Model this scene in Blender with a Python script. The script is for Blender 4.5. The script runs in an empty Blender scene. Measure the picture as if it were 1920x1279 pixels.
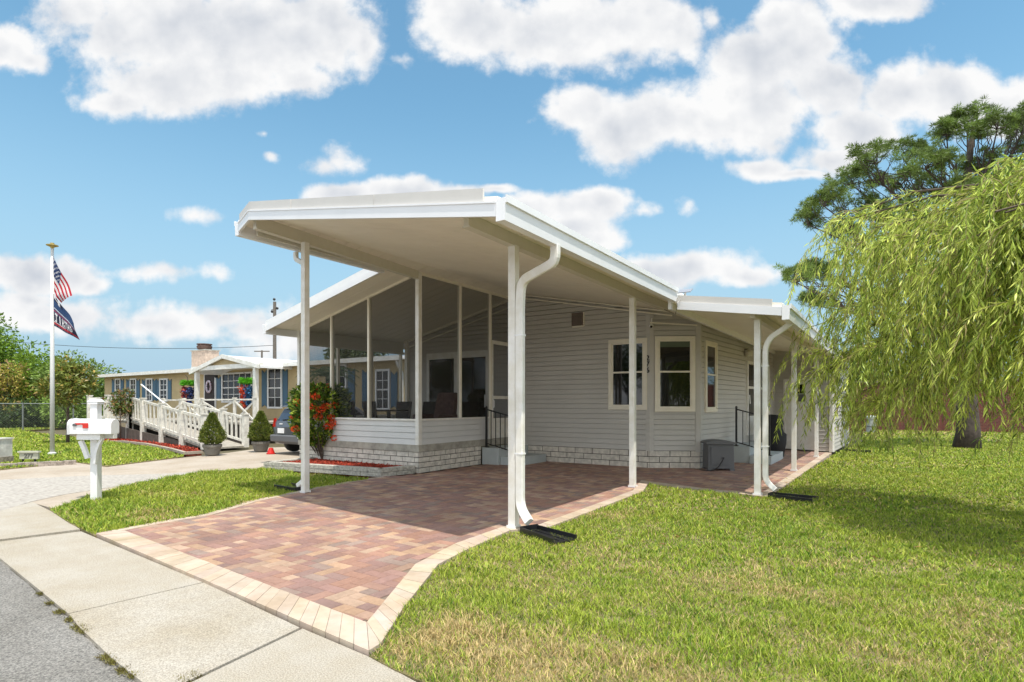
import bpy, math, random
import numpy as np
from mathutils import Vector, Matrix
random.seed(7); rng = np.random.default_rng(7)
SC = bpy.context.scene
COL = SC.collection
R = math.radians

# ------------------------------------------------------------------ camera
# world axes follow the house: +X to the right along its front, +Y into the lot
CAM_H = 1.5
TH = math.atan2(.553, .833)
FPX, CXP, HYP = 1069., 960., 757.
cam_d = bpy.data.cameras.new("camera"); cam = bpy.data.objects.new("camera", cam_d); COL.objects.link(cam)
cam.location = (0, 0, CAM_H); cam.rotation_euler = (R(90), 0, TH)
cam_d.sensor_width = 36; cam_d.lens = FPX/1920*36; cam_d.shift_y = 117.5/1920
cam_d.clip_start = .05; cam_d.clip_end = 2000
SC.camera = cam
FW = (-math.sin(TH), math.cos(TH)); RT = (math.cos(TH), math.sin(TH))

# ------------------------------------------------------------------ view
SC.view_settings.view_transform = 'Standard'; SC.view_settings.look = 'None'
SC.view_settings.gamma = 1; SC.view_settings.use_curve_mapping = False
SC.view_settings.exposure = 0.5
SC.cycles.max_bounces = 10; SC.cycles.diffuse_bounces = 7; SC.cycles.transparent_max_bounces = 24
SC.cycles.sample_clamp_indirect = 6

# ------------------------------------------------------------------ sun and sky
SUND = Vector((.30, -.17, 1)).normalized()
sl = bpy.data.lights.new("sun", 'SUN'); sl.energy = 3.6; sl.angle = R(.5); sl.color = (1, .95, .86)
so = bpy.data.objects.new("sun", sl); COL.objects.link(so); so.location = (10, -10, 30)
so.rotation_euler = SUND.to_track_quat('Z', 'Y').to_euler()

W = bpy.data.worlds.new("World"); SC.world = W; W.use_nodes = True; W.cycles.sampling_method = 'NONE'
nt = W.node_tree; nt.nodes.clear()
def N(t, **k):
    n = nt.nodes.new(t)
    for a, b in k.items(): setattr(n, a, b)
    return n
def L(a, b): nt.links.new(a, b)
def M(op, a, b=None, c=None, clamp=False):
    n = N('ShaderNodeMath', operation=op); n.use_clamp = clamp
    for i, x in enumerate((a, b, c)):
        if x is None: continue
        if isinstance(x, (int, float)): n.inputs[i].default_value = x
        else: L(x, n.inputs[i])
    return n.outputs[0]
sky = N('ShaderNodeTexSky'); sky.sky_type = 'NISHITA'; sky.sun_disc = False
sky.sun_elevation = math.asin(SUND.z); sky.sun_rotation = math.atan2(SUND.x, SUND.y)
sky.air_density = 1.0; sky.dust_density = .6; sky.ozone_density = 1.4
tc = N('ShaderNodeTexCoord'); D = tc.outputs['Generated']
def dot(v):
    n = N('ShaderNodeVectorMath', operation='DOT_PRODUCT'); L(D, n.inputs[0]); n.inputs[1].default_value = v; return n.outputs['Value']
df = dot((FW[0], FW[1], 0)); dr = dot((RT[0], RT[1], 0)); dz = dot((0, 0, 1))
dfc = M('MAXIMUM', df, .12)
X = M('DIVIDE', dr, dfc); Y = M('DIVIDE', dz, dfc)
comb = N('ShaderNodeCombineXYZ'); L(X, comb.inputs[0]); L(Y, comb.inputs[1])
P2 = comb.outputs[0]
# cloud positions on the sky, as (x, y, rx, ry, weight) on a plane facing the house
CL = [(150,20,110,60,.8),(300,50,190,95,1),(470,70,200,105,1),(600,60,115,90,1),(330,150,150,62,1),(450,150,110,60,.9),(225,185,75,32,.8),(680,80,40,60,.7),(560,150,90,40,.8),
 (10,95,70,42,1),(60,115,35,22,.7),
 (900,45,130,75,1),(1050,60,190,78,1),(1200,45,110,70,1),(1280,50,45,55,.8),
 (1090,212,80,48,1),(1180,235,130,62,1),(1290,225,150,68,1),(1400,205,130,85,1),(1430,110,110,75,1),(1500,90,90,95,1),(1560,160,75,70,1),(1460,40,60,40,.9),
 (1650,10,110,25,.8),(1780,190,110,72,1),(1690,180,85,60,1),(1880,210,80,55,1),(1620,250,100,60,1),(1560,300,70,30,.8),(1425,315,70,24,.8),(1500,325,80,14,.7),
 (636,290,40,34,.5),(612,303,50,20,.45),(655,300,30,20,.4),(748,112,24,18,.42),(368,405,48,16,.46),(492,256,12,9,.4),(510,305,18,10,.45),(1283,387,18,22,.42),(1342,32,28,32,.5),(1210,385,26,14,.4),
 (650,360,85,26,1),(750,358,110,28,1),(850,362,70,22,.9),(930,358,45,14,.8),(1000,390,70,30,.9),
 (1090,385,95,34,1),(1130,375,60,28,1),(1060,425,100,38,1),(1110,445,60,28,.9),
 (1290,505,125,36,1),(1210,515,70,42,1),(1390,520,80,22,.8),
 (60,515,90,38,1),(130,515,70,34,1),(170,530,40,22,.9),(302,512,75,16,.42),(405,508,50,18,.42),
 (90,590,200,36,.75),(300,605,160,34,.7),(420,590,110,26,.6),(470,610,60,30,.6),(60,560,60,20,.6),(560,640,120,50,.5)]
warp = N('ShaderNodeTexNoise'); warp.inputs['Scale'].default_value = 7; warp.inputs['Detail'].default_value = 3
L(P2, warp.inputs['Vector'])
wsub = N('ShaderNodeVectorMath', operation='SUBTRACT'); L(warp.outputs['Color'], wsub.inputs[0]); wsub.inputs[1].default_value = (.5, .5, .5)
wsc = N('ShaderNodeVectorMath', operation='SCALE'); L(wsub.outputs[0], wsc.inputs[0]); wsc.inputs['Scale'].default_value = .055
wadd = N('ShaderNodeVectorMath', operation='ADD'); L(P2, wadd.inputs[0]); L(wsc.outputs[0], wadd.inputs[1])
PW = wadd.outputs[0]
acc = None
for (cx, cy, rx, ry, w) in CL:
    mp = N('ShaderNodeMapping'); mp.vector_type = 'TEXTURE'
    mp.inputs['Location'].default_value = ((cx-CXP)/FPX, (HYP-cy)/FPX, 0)
    mp.inputs['Scale'].default_value = (rx*1.25/FPX, ry*1.25/FPX, 1)
    L(PW, mp.inputs['Vector'])
    ln = N('ShaderNodeVectorMath', operation='LENGTH'); L(mp.outputs[0], ln.inputs[0])
    v = M('MULTIPLY_ADD', ln.outputs['Value'], -w, w)
    if acc is None: acc = v
    else:
        sm = N('ShaderNodeMath', operation='SMOOTH_MAX'); L(acc, sm.inputs[0]); L(v, sm.inputs[1]); sm.inputs[2].default_value = .12; acc = sm.outputs[0]
def noise(vec, scale, det, rough=.55, off=(0, 0, 0)):
    mp = N('ShaderNodeMapping'); mp.inputs['Location'].default_value = off; L(vec, mp.inputs['Vector'])
    n = N('ShaderNodeTexNoise'); n.inputs['Scale'].default_value = scale; n.inputs['Detail'].default_value = det
    n.inputs['Roughness'].default_value = rough; L(mp.outputs[0], n.inputs['Vector']); return n.outputs['Fac']
n1 = noise(P2, 8, 7, .6); n1u = noise(P2, 8, 3, .5, (-.012, -.03, 0)); n1s = noise(P2, 8, 3, .5)
n3 = noise(P2, 3.5, 3, .5, (5, 3, 0))
n2 = noise(P2, 34, 4, .6)
dens = M('ADD', M('ADD', acc, M('MULTIPLY', M('SUBTRACT', n1, .5), 1.35)), M('MULTIPLY', M('SUBTRACT', n2, .5), .45))
def mrange(x, a, b, c=0., d=1., smooth=True):
    n = N('ShaderNodeMapRange'); n.interpolation_type = 'SMOOTHSTEP' if smooth else 'LINEAR'
    L(x, n.inputs['Value']); n.inputs['From Min'].default_value = a; n.inputs['From Max'].default_value = b
    n.inputs['To Min'].default_value = c; n.inputs['To Max'].default_value = d; return n.outputs[0]
mask = mrange(dens, .0, .46)
# the rest of the sky, behind the camera, gets broad added cloud as fill light
nb = noise(D, 3.2, 7, .58); maskb = mrange(nb, .40, .56)
front = mrange(df, .12, .30)
mix1 = N('ShaderNodeMix'); L(front, mix1.inputs[0]); L(maskb, mix1.inputs[2]); L(mask, mix1.inputs[3]); maskall = mix1.outputs[0]
# cloud tone: lit puffs, greyer thick cores
lit = M('MULTIPLY', M('SUBTRACT', n1s, n1u), 1.3)
core = mrange(dens, .30, .95)
tone = M('ADD', M('SUBTRACT', .95, M('MULTIPLY', core, .24)), lit)
tone = M('ADD', tone, M('MULTIPLY', M('SUBTRACT', n3, .5), .35))
tone = M('MINIMUM', M('MAXIMUM', tone, .50), 1.0)
cr = N('ShaderNodeValToRGB'); L(tone, cr.inputs[0])
cr.color_ramp.elements[0].position = .5; cr.color_ramp.elements[0].color = (.47, .50, .55, 1)
cr.color_ramp.elements[1].position = 1; cr.color_ramp.elements[1].color = (.74, .74, .74, 1)
hs = N('ShaderNodeHueSaturation'); hs.inputs['Saturation'].default_value = 1.0; hs.inputs['Value'].default_value = 1.; tn = N('ShaderNodeVectorMath', operation='MULTIPLY'); L(sky.outputs[0], tn.inputs[0]); tn.inputs[1].default_value = (.75, 1.02, .93); L(tn.outputs[0], hs.inputs['Color'])
bg1 = N('ShaderNodeBackground'); L(hs.outputs[0], bg1.inputs[0]); bg1.inputs[1].default_value = .155
bg2 = N('ShaderNodeBackground'); L(cr.outputs[0], bg2.inputs[0]); L(mrange(df, -.1, .3, 1.9, .93), bg2.inputs[1])  # unseen clouds behind the camera boosted as added fill for the shade
ms = N('ShaderNodeMixShader'); L(maskall, ms.inputs[0]); L(bg1.outputs[0], ms.inputs[1]); L(bg2.outputs[0], ms.inputs[2])
# thin milky air low over the horizon
bg3 = N('ShaderNodeBackground'); bg3.inputs[0].default_value = (.31, .445, .555, 1); bg3.inputs[1].default_value = 1.
el = mrange(dz, 0, .50, 1., 0, True)
ms2 = N('ShaderNodeMixShader'); L(el, ms2.inputs[0]); L(bg1.outputs[0], ms2.inputs[1]); L(bg3.outputs[0], ms2.inputs[2])
L(ms2.outputs[0], ms.inputs[1])
wo = N('ShaderNodeOutputWorld'); L(ms.outputs[0], wo.inputs[0])

# ------------------------------------------------------------------ helpers
def ray(x, y):
    a = (x-CXP)/FPX
    return (FW[0]+RT[0]*a, FW[1]+RT[1]*a, (HYP-y)/FPX)
def g(x, y, z=0.):
    d = ray(x, y); t = (z-CAM_H)/d[2]; return (d[0]*t, d[1]*t)
def onv(x, y, v):
    d = ray(x, y); t = v/d[1]; return (d[0]*t, CAM_H+d[2]*t)
def onu(x, y, u):
    d = ray(x, y); t = u/d[0]; return (d[1]*t, CAM_H+d[2]*t)
def at(x, y, dep):
    d = ray(x, y); return (d[0]*dep, d[1]*dep, CAM_H+d[2]*dep)
def onw(x, y, p0, p1):
    d = ray(x, y); ex, ey = p1[0]-p0[0], p1[1]-p0[1]
    # t*d = p0 + s*e
    det = d[0]*(-ey)+d[1]*ex
    t = (p0[0]*(-ey)+p0[1]*ex)/det
    s = ((t*d[0]-p0[0])*ex+(t*d[1]-p0[1])*ey)/(ex*ex+ey*ey)
    return s*math.hypot(ex, ey), CAM_H+t*d[2]

class MB:
    def __init__(s): s.v = []; s.f = []
    def add(s, vs, fs):
        o = len(s.v); s.v += [tuple(p) for p in vs]; s.f += [tuple(i+o for i in f) for f in fs]; return s
    def box(s, a, b):
        x0, y0, z0 = a; x1, y1, z1 = b
        return s.hexa([(x0,y0,z0),(x1,y0,z0),(x1,y1,z0),(x0,y1,z0)], [(x0,y0,z1),(x1,y0,z1),(x1,y1,z1),(x0,y1,z1)])
    def hexa(s, bot, top):
        n = len(bot)
        fs = [tuple(range(n))[::-1], tuple(range(n, 2*n))]
        for i in range(n): fs.append((i, (i+1) % n, n+(i+1) % n, n+i))
        return s.add(list(bot)+list(top), fs)
    def prism(s, poly, z0, z1):
        # z0 / z1 numbers or functions of (x, y)
        fz0 = z0 if callable(z0) else (lambda x, y: z0); fz1 = z1 if callable(z1) else (lambda x, y: z1)
        ar = sum(poly[i][0]*poly[(i+1) % len(poly)][1]-poly[(i+1) % len(poly)][0]*poly[i][1] for i in range(len(poly)))
        if ar < 0: poly = poly[::-1]
        return s.hexa([(x, y, fz0(x, y)) for x, y in poly], [(x, y, fz1(x, y)) for x, y in poly])
    def beam(s, p, q, w, h, up=(0, 0, 1)):
        p, q = Vector(p), Vector(q); d = (q-p).normalized(); up = Vector(up)
        sd = d.cross(up)
        if sd.length < 1e-4: sd = d.cross(Vector((1, 0, 0)))
        sd.normalize(); up = sd.cross(d)
        c = [(-w/2, -h/2), (w/2, -h/2), (w/2, h/2), (-w/2, h/2)]
        return s.hexa([p+sd*a+up*b for a, b in c][::-1], [q+sd*a+up*b for a, b in c][::-1])
    def sweep(s, pts, sec, up=(0, 0, 1), cap=True, scale=None):
        # sec: 2D section; pts: path
        pts = [Vector(p) for p in pts]; n = len(sec); o = len(s.v)
        prev = None
        for i, p in enumerate(pts):
            if i == 0: d = pts[1]-p
            elif i == len(pts)-1: d = p-pts[i-1]
            else: d = (pts[i+1]-p).normalized()+(p-pts[i-1]).normalized()
            d.normalize()
            if prev is None:
                u = Vector(up)
                if abs(d.dot(u)) > .95: u = Vector((0, 1, 0)) if abs(d.y) < .9 else Vector((1, 0, 0))
                sd = d.cross(u).normalized()
            else:
                sd = (prev-d*prev.dot(d)).normalized()
            prev = sd; uu = sd.cross(d)
            k = scale[i] if scale else 1
            for a, b in sec: s.v.append(tuple(p+sd*a*k+uu*b*k))
        for i in range(len(pts)-1):
            for j in range(n):
                a = o+i*n+j; b = o+i*n+(j+1) % n
                s.f.append((a, a+n, b+n, b))
        if cap:
            s.f.append(tuple(o+j for j in range(n))); s.f.append(tuple(o+(len(pts)-1)*n+j for j in range(n))[::-1])
        return s
    def tube(s, pts, r, n=8, cap=True):
        sec = [(math.cos(2*math.pi*i/n), math.sin(2*math.pi*i/n)) for i in range(n)]
        rr = r if isinstance(r, (list, tuple)) else [r]*len(pts)
        return s.sweep(pts, sec, scale=rr, cap=cap)
    def lathe(s, c, prof, n=20):
        o = len(s.v); c = Vector(c)
        for r, z in prof:
            for i in range(n):
                a = 2*math.pi*i/n; s.v.append((c.x+r*math.cos(a), c.y+r*math.sin(a), c.z+z))
        for k in range(len(prof)-1):
            for i in range(n):
                a = o+k*n+i; b = o+k*n+(i+1) % n; s.f.append((a, b, b+n, a+n))
        s.f.append(tuple(o+i for i in range(n))[::-1]); s.f.append(tuple(o+(len(prof)-1)*n+i for i in range(n)))
        return s
    def ball(s, c, r, n=10, m=6, sc=(1, 1, 1)):
        o = len(s.v)
        for k in range(m+1):
            ph = math.pi*k/m
            for i in range(n):
                a = 2*math.pi*i/n
                s.v.append((c[0]+sc[0]*r*math.sin(ph)*math.cos(a), c[1]+sc[1]*r*math.sin(ph)*math.sin(a), c[2]-sc[2]*r*math.cos(ph)))
        for k in range(m):
            for i in range(n):
                a = o+k*n+i; b = o+k*n+(i+1) % n; s.f.append((a, b, b+n, a+n))
        return s

def wloc(o):
    p = Vector((0, 0, 0))
    while o is not None: p += o.location; o = o.parent
    return p
def tag(o, label=None, cat=None, group=None, kind=None):
    if label: o['label'] = label
    if cat: o['category'] = cat
    if group: o['group'] = group
    if kind: o['kind'] = kind
    return o
def part(name, mb, mat, parent=None, smooth=False, bevel=0, label=None):
    me = bpy.data.meshes.new(name)
    off = wloc(parent)
    if isinstance(mb, MB):
        me.from_pydata([(x-off.x, y-off.y, z-off.z) for x, y, z in mb.v], [], mb.f)
    me.validate(); me.polygons.foreach_set('use_smooth', [bool(smooth)]*len(me.polygons)); me.update()
    o = bpy.data.objects.new(name, me); COL.objects.link(o)
    for m in (mat if isinstance(mat, (list, tuple)) else [mat]): me.materials.append(m)
    if parent: o.parent = parent
    if bevel:
        b = o.modifiers.new('bevel', 'BEVEL'); b.width = bevel; b.segments = 2; b.limit_method = 'ANGLE'
    if label: o['label'] = label
    return o
def thing(name, label, cat, loc=(0, 0, 0), group=None):
    o = bpy.data.objects.new(name, None); COL.objects.link(o); o.location = loc; o.empty_display_size = .3
    return tag(o, label, cat, group)
def struct(name, mb, mat, label=None):
    o = part(name, mb, mat); o['kind'] = 'structure'
    o['label'] = label or name.replace('_', ' '); return o
def copy_tree(o, parent=None):
    c = o.copy(); COL.objects.link(c); c.parent = parent
    for ch in [x for x in COL.objects if x.parent == o]: copy_tree(ch, c)
    return c
def npmesh(name, V, F, mat, parent=None, col=None, smooth=False):
    """V (n,3) ; F (m,k) all faces k-gons; col (n,3) per-vertex colour"""
    me = bpy.data.meshes.new(name); off = wloc(parent)
    V = np.asarray(V, dtype=np.float32)-np.array([off.x, off.y, off.z], dtype=np.float32)
    F = np.asarray(F, dtype=np.int32); m, k = F.shape
    me.vertices.add(len(V)); me.vertices.foreach_set('co', V.ravel())
    me.loops.add(m*k); me.loops.foreach_set('vertex_index', F.ravel())
    me.polygons.add(m); me.polygons.foreach_set('loop_start', np.arange(0, m*k, k, dtype=np.int32))
    me.polygons.foreach_set('use_smooth', np.full(m, smooth, dtype=bool))
    me.update(calc_edges=True)
    if col is not None:
        ca = me.color_attributes.new('tint', 'FLOAT_COLOR', 'POINT')
        c4 = np.ones((len(V), 4), dtype=np.float32); c4[:, :3] = col
        ca.data.foreach_set('color', c4.ravel())
    o = bpy.data.objects.new(name, me); COL.objects.link(o); me.materials.append(mat)
    if parent: o.parent = parent
    return o

# ------------------------------------------------------------------ materials
def mat(name, col, rough=.6, metal=0, var=0., vscale=8., bump=0., bscale=60., spec=.5, col2=None, detail=6, coords='Object', big=None, attr=False, transl=0.):
    m = bpy.data.materials.new(name); m.use_nodes = True; t = m.node_tree; b = t.nodes['Principled BSDF']
    b.inputs['Roughness'].default_value = rough; b.inputs['Metallic'].default_value = metal
    b.inputs['Specular IOR Level'].default_value = spec
    b.inputs['Base Color'].default_value = (*col, 1)
    tcn = t.nodes.new('ShaderNodeTexCoord')
    src = None
    if attr:
        a = t.nodes.new('ShaderNodeVertexColor'); a.layer_name = 'tint'; src = a.outputs[0]
        if var:
            n = t.nodes.new('ShaderNodeTexNoise'); n.inputs['Scale'].default_value = vscale; n.inputs['Detail'].default_value = detail
            t.links.new(tcn.outputs[coords], n.inputs['Vector'])
            mr = t.nodes.new('ShaderNodeMapRange'); mr.inputs[1].default_value = .3; mr.inputs[2].default_value = .7; mr.inputs[3].default_value = 1-var; mr.inputs[4].default_value = 1+var
            t.links.new(n.outputs['Fac'], mr.inputs[0])
            mx = t.nodes.new('ShaderNodeVectorMath'); mx.operation = 'SCALE'; t.links.new(src, mx.inputs[0]); t.links.new(mr.outputs[0], mx.inputs['Scale']); src = mx.outputs[0]
        t.links.new(src, b.inputs['Base Color'])
    elif var or col2:
        n = t.nodes.new('ShaderNodeTexNoise'); n.inputs['Scale'].default_value = vscale; n.inputs['Detail'].default_value = detail; n.inputs['Roughness'].default_value = .6
        t.links.new(tcn.outputs[coords], n.inputs['Vector'])
        c = t.nodes.new('ShaderNodeValToRGB'); c.color_ramp.elements[0].position = .32; c.color_ramp.elements[1].position = .68
        a0 = tuple(min(1, x*(1-var)) for x in col); a1 = tuple(min(1, x*(1+var)) for x in (col2 or col))
        c.color_ramp.elements[0].color = (*a0, 1); c.color_ramp.elements[1].color = (*a1, 1)
        t.links.new(n.outputs['Fac'], c.inputs[0]); t.links.new(c.outputs[0], b.inputs['Base Color']); src = c.outputs[0]
    if big:
        nb_ = t.nodes.new('ShaderNodeTexNoise'); nb_.inputs['Scale'].default_value = big[0]; nb_.inputs['Detail'].default_value = 7; nb_.inputs['Roughness'].default_value = .65
        t.links.new(tcn.outputs[coords], nb_.inputs['Vector'])
        mrb = t.nodes.new('ShaderNodeMapRange'); mrb.inputs[1].default_value = .38; mrb.inputs[2].default_value = .62; t.links.new(nb_.outputs['Fac'], mrb.inputs[0])
        mxb = t.nodes.new('ShaderNodeMix'); mxb.data_type = 'RGBA'; mxb.blend_type = 'MULTIPLY'
        st_ = big[2] if len(big) > 2 else (1-big[1],)*3
        mxb.inputs[7].default_value = (*st_, 1); t.links.new(mrb.outputs[0], mxb.inputs[0])
        if src is not None: t.links.new(src, mxb.inputs[6])
        else: mxb.inputs[6].default_value = (*col, 1)
        src = mxb.outputs[2]; t.links.new(src, b.inputs['Base Color'])
    if bump:
        n2 = t.nodes.new('ShaderNodeTexNoise'); n2.inputs['Scale'].default_value = bscale; n2.inputs['Detail'].default_value = 5
        t.links.new(tcn.outputs[coords], n2.inputs['Vector'])
        bp = t.nodes.new('ShaderNodeBump'); bp.inputs['Strength'].default_value = bump; bp.inputs['Distance'].default_value = .01
        t.links.new(n2.outputs['Fac'], bp.inputs['Height']); t.links.new(bp.outputs[0], b.inputs['Normal'])
    if transl:
        out = t.nodes['Material Output']; tr = t.nodes.new('ShaderNodeBsdfTranslucent'); mxs = t.nodes.new('ShaderNodeMixShader')
        if src is not None: t.links.new(src, tr.inputs[0])
        else: tr.inputs[0].default_value = (*col, 1)
        mxs.inputs[0].default_value = transl; t.links.new(b.outputs[0], mxs.inputs[1]); t.links.new(tr.outputs[0], mxs.inputs[2]); t.links.new(mxs.outputs[0], out.inputs[0])
    return m
def ngrid(x, y, s, seed=0):
    """smooth value noise on a grid, 0..1"""
    r = np.random.default_rng(seed); G = r.random((64, 64))
    fx = np.asarray(x)/s; fy = np.asarray(y)/s; ix = np.floor(fx).astype(int); iy = np.floor(fy).astype(int); tx = fx-ix; ty = fy-iy
    tx = tx*tx*(3-2*tx); ty = ty*ty*(3-2*ty)
    q = lambda a, b: G[a % 64, b % 64]
    return (q(ix, iy)*(1-tx)+q(ix+1, iy)*tx)*(1-ty)+(q(ix, iy+1)*(1-tx)+q(ix+1, iy+1)*tx)*ty
def inpoly(x, y, poly):
    c = np.zeros(len(x), bool); n = len(poly)
    for i in range(n):
        x0, y0 = poly[i]; x1, y1 = poly[(i+1) % n]
        m = ((y0 > y) != (y1 > y))
        with np.errstate(all='ignore'): xs = (x1-x0)*(y-y0)/(y1-y0+1e-12)+x0
        c ^= m & (x < xs)
    return c

WHITE = mat('white_paint', (.80, .79, .76), .38, var=.05, vscale=3, bump=.02, big=(4.5, 0, (.88, .86, .80)))
WHITE2 = mat('white_vinyl', (.80, .80, .80), .3, var=.03, vscale=5)
CREAM = mat('cream_frame', (.80, .75, .63), .4, var=.04, vscale=5)
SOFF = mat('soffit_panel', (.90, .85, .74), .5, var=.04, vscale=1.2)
SIDE = mat('vinyl_siding', (.51, .49, .45), .5, var=.05, vscale=1.3, bump=.05, bscale=30)
SIDEW = mat('porch_siding', (.62, .62, .61), .45, var=.04, vscale=1.5)
TRIM = mat('siding_trim', (.52, .50, .46), .45, var=.03)
BLOCK = mat('skirting_block', (.60, .56, .49), .9, var=.22, vscale=9, bump=.5, bscale=50)
MORT = mat('block_mortar', (.09, .08, .07), .95)
CONCB = mat('slab_concrete', (.36, .34, .29), .9, var=.25, vscale=5, bump=.3)
STEPM = mat('painted_step', (.42, .46, .46), .6, var=.07, vscale=4)
BLACK = mat('black_iron', (.012, .012, .013), .4)
BLACKP = mat('black_plastic', (.015, .015, .017), .35)
BFAB = mat('black_cover', (.012, .012, .014), .8, bump=.4, bscale=15)
GLASS = mat('window_glass', (.006, .007, .007), .03, spec=.6); GLASS.node_tree.nodes['Principled BSDF'].inputs['IOR'].default_value = 1.5
BLIND = mat('roller_blind', (.10, .13, .09), .8)
NGLASS = mat('far_glass', (.012, .014, .018), .15, spec=.35)
GREYP = mat('grey_plastic', (.115, .118, .125), .55, bump=.06)
ASPH = mat('asphalt', (.12, .115, .108), .95, var=.35, vscale=85, bump=.9, bscale=150, col2=(.30, .285, .262), big=(.9, 0, (.75, .74, .72)))
CONC = mat('concrete', (.32, .29, .245), .9, var=.25, vscale=110, bump=.5, bscale=200, col2=(.45, .41, .35), big=(1.1, 0, (.86, .82, .74)))
CONC2 = mat('drive_concrete', (.42, .36, .295), .9, var=.12, vscale=30, bump=.2, bscale=60, big=(.8, 0, (.82, .78, .72)))
DIRT = mat('soil', (.10, .085, .045), 1, var=.3, vscale=6)
JOINT = mat('paver_joint', (.20, .15, .115), 1)
PAVER = mat('paver', (.3, .2, .15), .8, attr=True, var=.10, vscale=30, bump=.25, bscale=120, big=(1.3, 0, (.80, .78, .76)))
PBORD = mat('paver_border', (.5, .4, .28), .8, attr=True, var=.06, vscale=14, bump=.2, bscale=120, big=(2.2, 0, (.84, .79, .72)))
GRASS = mat('grass_blade', (.1, .15, .03), .55, attr=True, transl=.25, spec=.3)
LEAF = mat('leaf', (.08, .12, .03), .45, attr=True, transl=.3, spec=.4)
BARK = mat('bark', (.11, .085, .065), .95, var=.35, vscale=14, bump=.9, bscale=25)
MULCH = mat('red_mulch', (.30, .055, .025), .9, attr=True)
def add_grooves(m, axis, period, strength=.6, duty=.08):
    t = m.node_tree; b = t.nodes['Principled BSDF']; tcn = t.nodes.new('ShaderNodeTexCoord'); sp = t.nodes.new('ShaderNodeSeparateXYZ')
    t.links.new(tcn.outputs['Object'], sp.inputs[0])
    f = t.nodes.new('ShaderNodeMath'); f.operation = 'MULTIPLY'; t.links.new(sp.outputs[axis], f.inputs[0]); f.inputs[1].default_value = 1/period
    fr = t.nodes.new('ShaderNodeMath'); fr.operation = 'FRACT'; t.links.new(f.outputs[0], fr.inputs[0])
    mr = t.nodes.new('ShaderNodeMapRange'); t.links.new(fr.outputs[0], mr.inputs[0]); mr.inputs[1].default_value = 0; mr.inputs[2].default_value = duty
    bp = t.nodes.new('ShaderNodeBump'); bp.inputs['Strength'].default_value = strength; bp.inputs['Distance'].default_value = .03
    t.links.new(mr.outputs[0], bp.inputs['Height']); t.links.new(bp.outputs[0], b.inputs['Normal'])
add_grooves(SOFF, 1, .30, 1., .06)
SCREEN = bpy.data.materials.new('insect_screen'); SCREEN.use_nodes = True
_t = SCREEN.node_tree; _b = _t.nodes['Principled BSDF']; _b.inputs['Base Color'].default_value = (.035, .033, .03, 1); _b.inputs['Roughness'].default_value = .9
_tr = _t.nodes.new('ShaderNodeBsdfTransparent'); _mx = _t.nodes.new('ShaderNodeMixShader'); _mx.inputs[0].default_value = .44
_t.links.new(_tr.outputs[0], _mx.inputs[1]); _t.links.new(_b.outputs[0], _mx.inputs[2]); _t.links.new(_mx.outputs[0], _t.nodes['Material Output'].inputs[0])
def multi(name, lst, parent=None, bevel=0, smooth=False, label=None):
    """one mesh with several materials: lst of (MB, material)"""
    mb = MB(); idx = []
    for k, (b, m) in enumerate(lst):
        mb.add(b.v, b.f); idx += [k]*len(b.f)
    me = bpy.data.meshes.new(name); off = wloc(parent)
    me.from_pydata([(x-off.x, y-off.y, z-off.z) for x, y, z in mb.v], [], mb.f)
    for b, m in lst: me.materials.append(m)
    me.polygons.foreach_set('material_index', idx)
    me.polygons.foreach_set('use_smooth', [bool(smooth)]*len(idx))
    me.update(); o = bpy.data.objects.new(name, me); COL.objects.link(o)
    if parent: o.parent = parent
    if bevel:
        b = o.modifiers.new('bevel', 'BEVEL'); b.width = bevel; b.segments = 2; b.limit_method = 'ANGLE'
    if label: o['label'] = label
    return o
def clip(poly, a, b, c):
    """keep a*x+b*y<=c"""
    out = []
    for i in range(len(poly)):
        p, q = poly[i], poly[(i+1) % len(poly)]
        dp = a*p[0]+b*p[1]-c; dq = a*q[0]+b*q[1]-c
        if dp <= 0: out.append(p)
        if (dp < 0 < dq) or (dq < 0 < dp):
            t = dp/(dp-dq); out.append((p[0]+(q[0]-p[0])*t, p[1]+(q[1]-p[1])*t))
    return out
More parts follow.
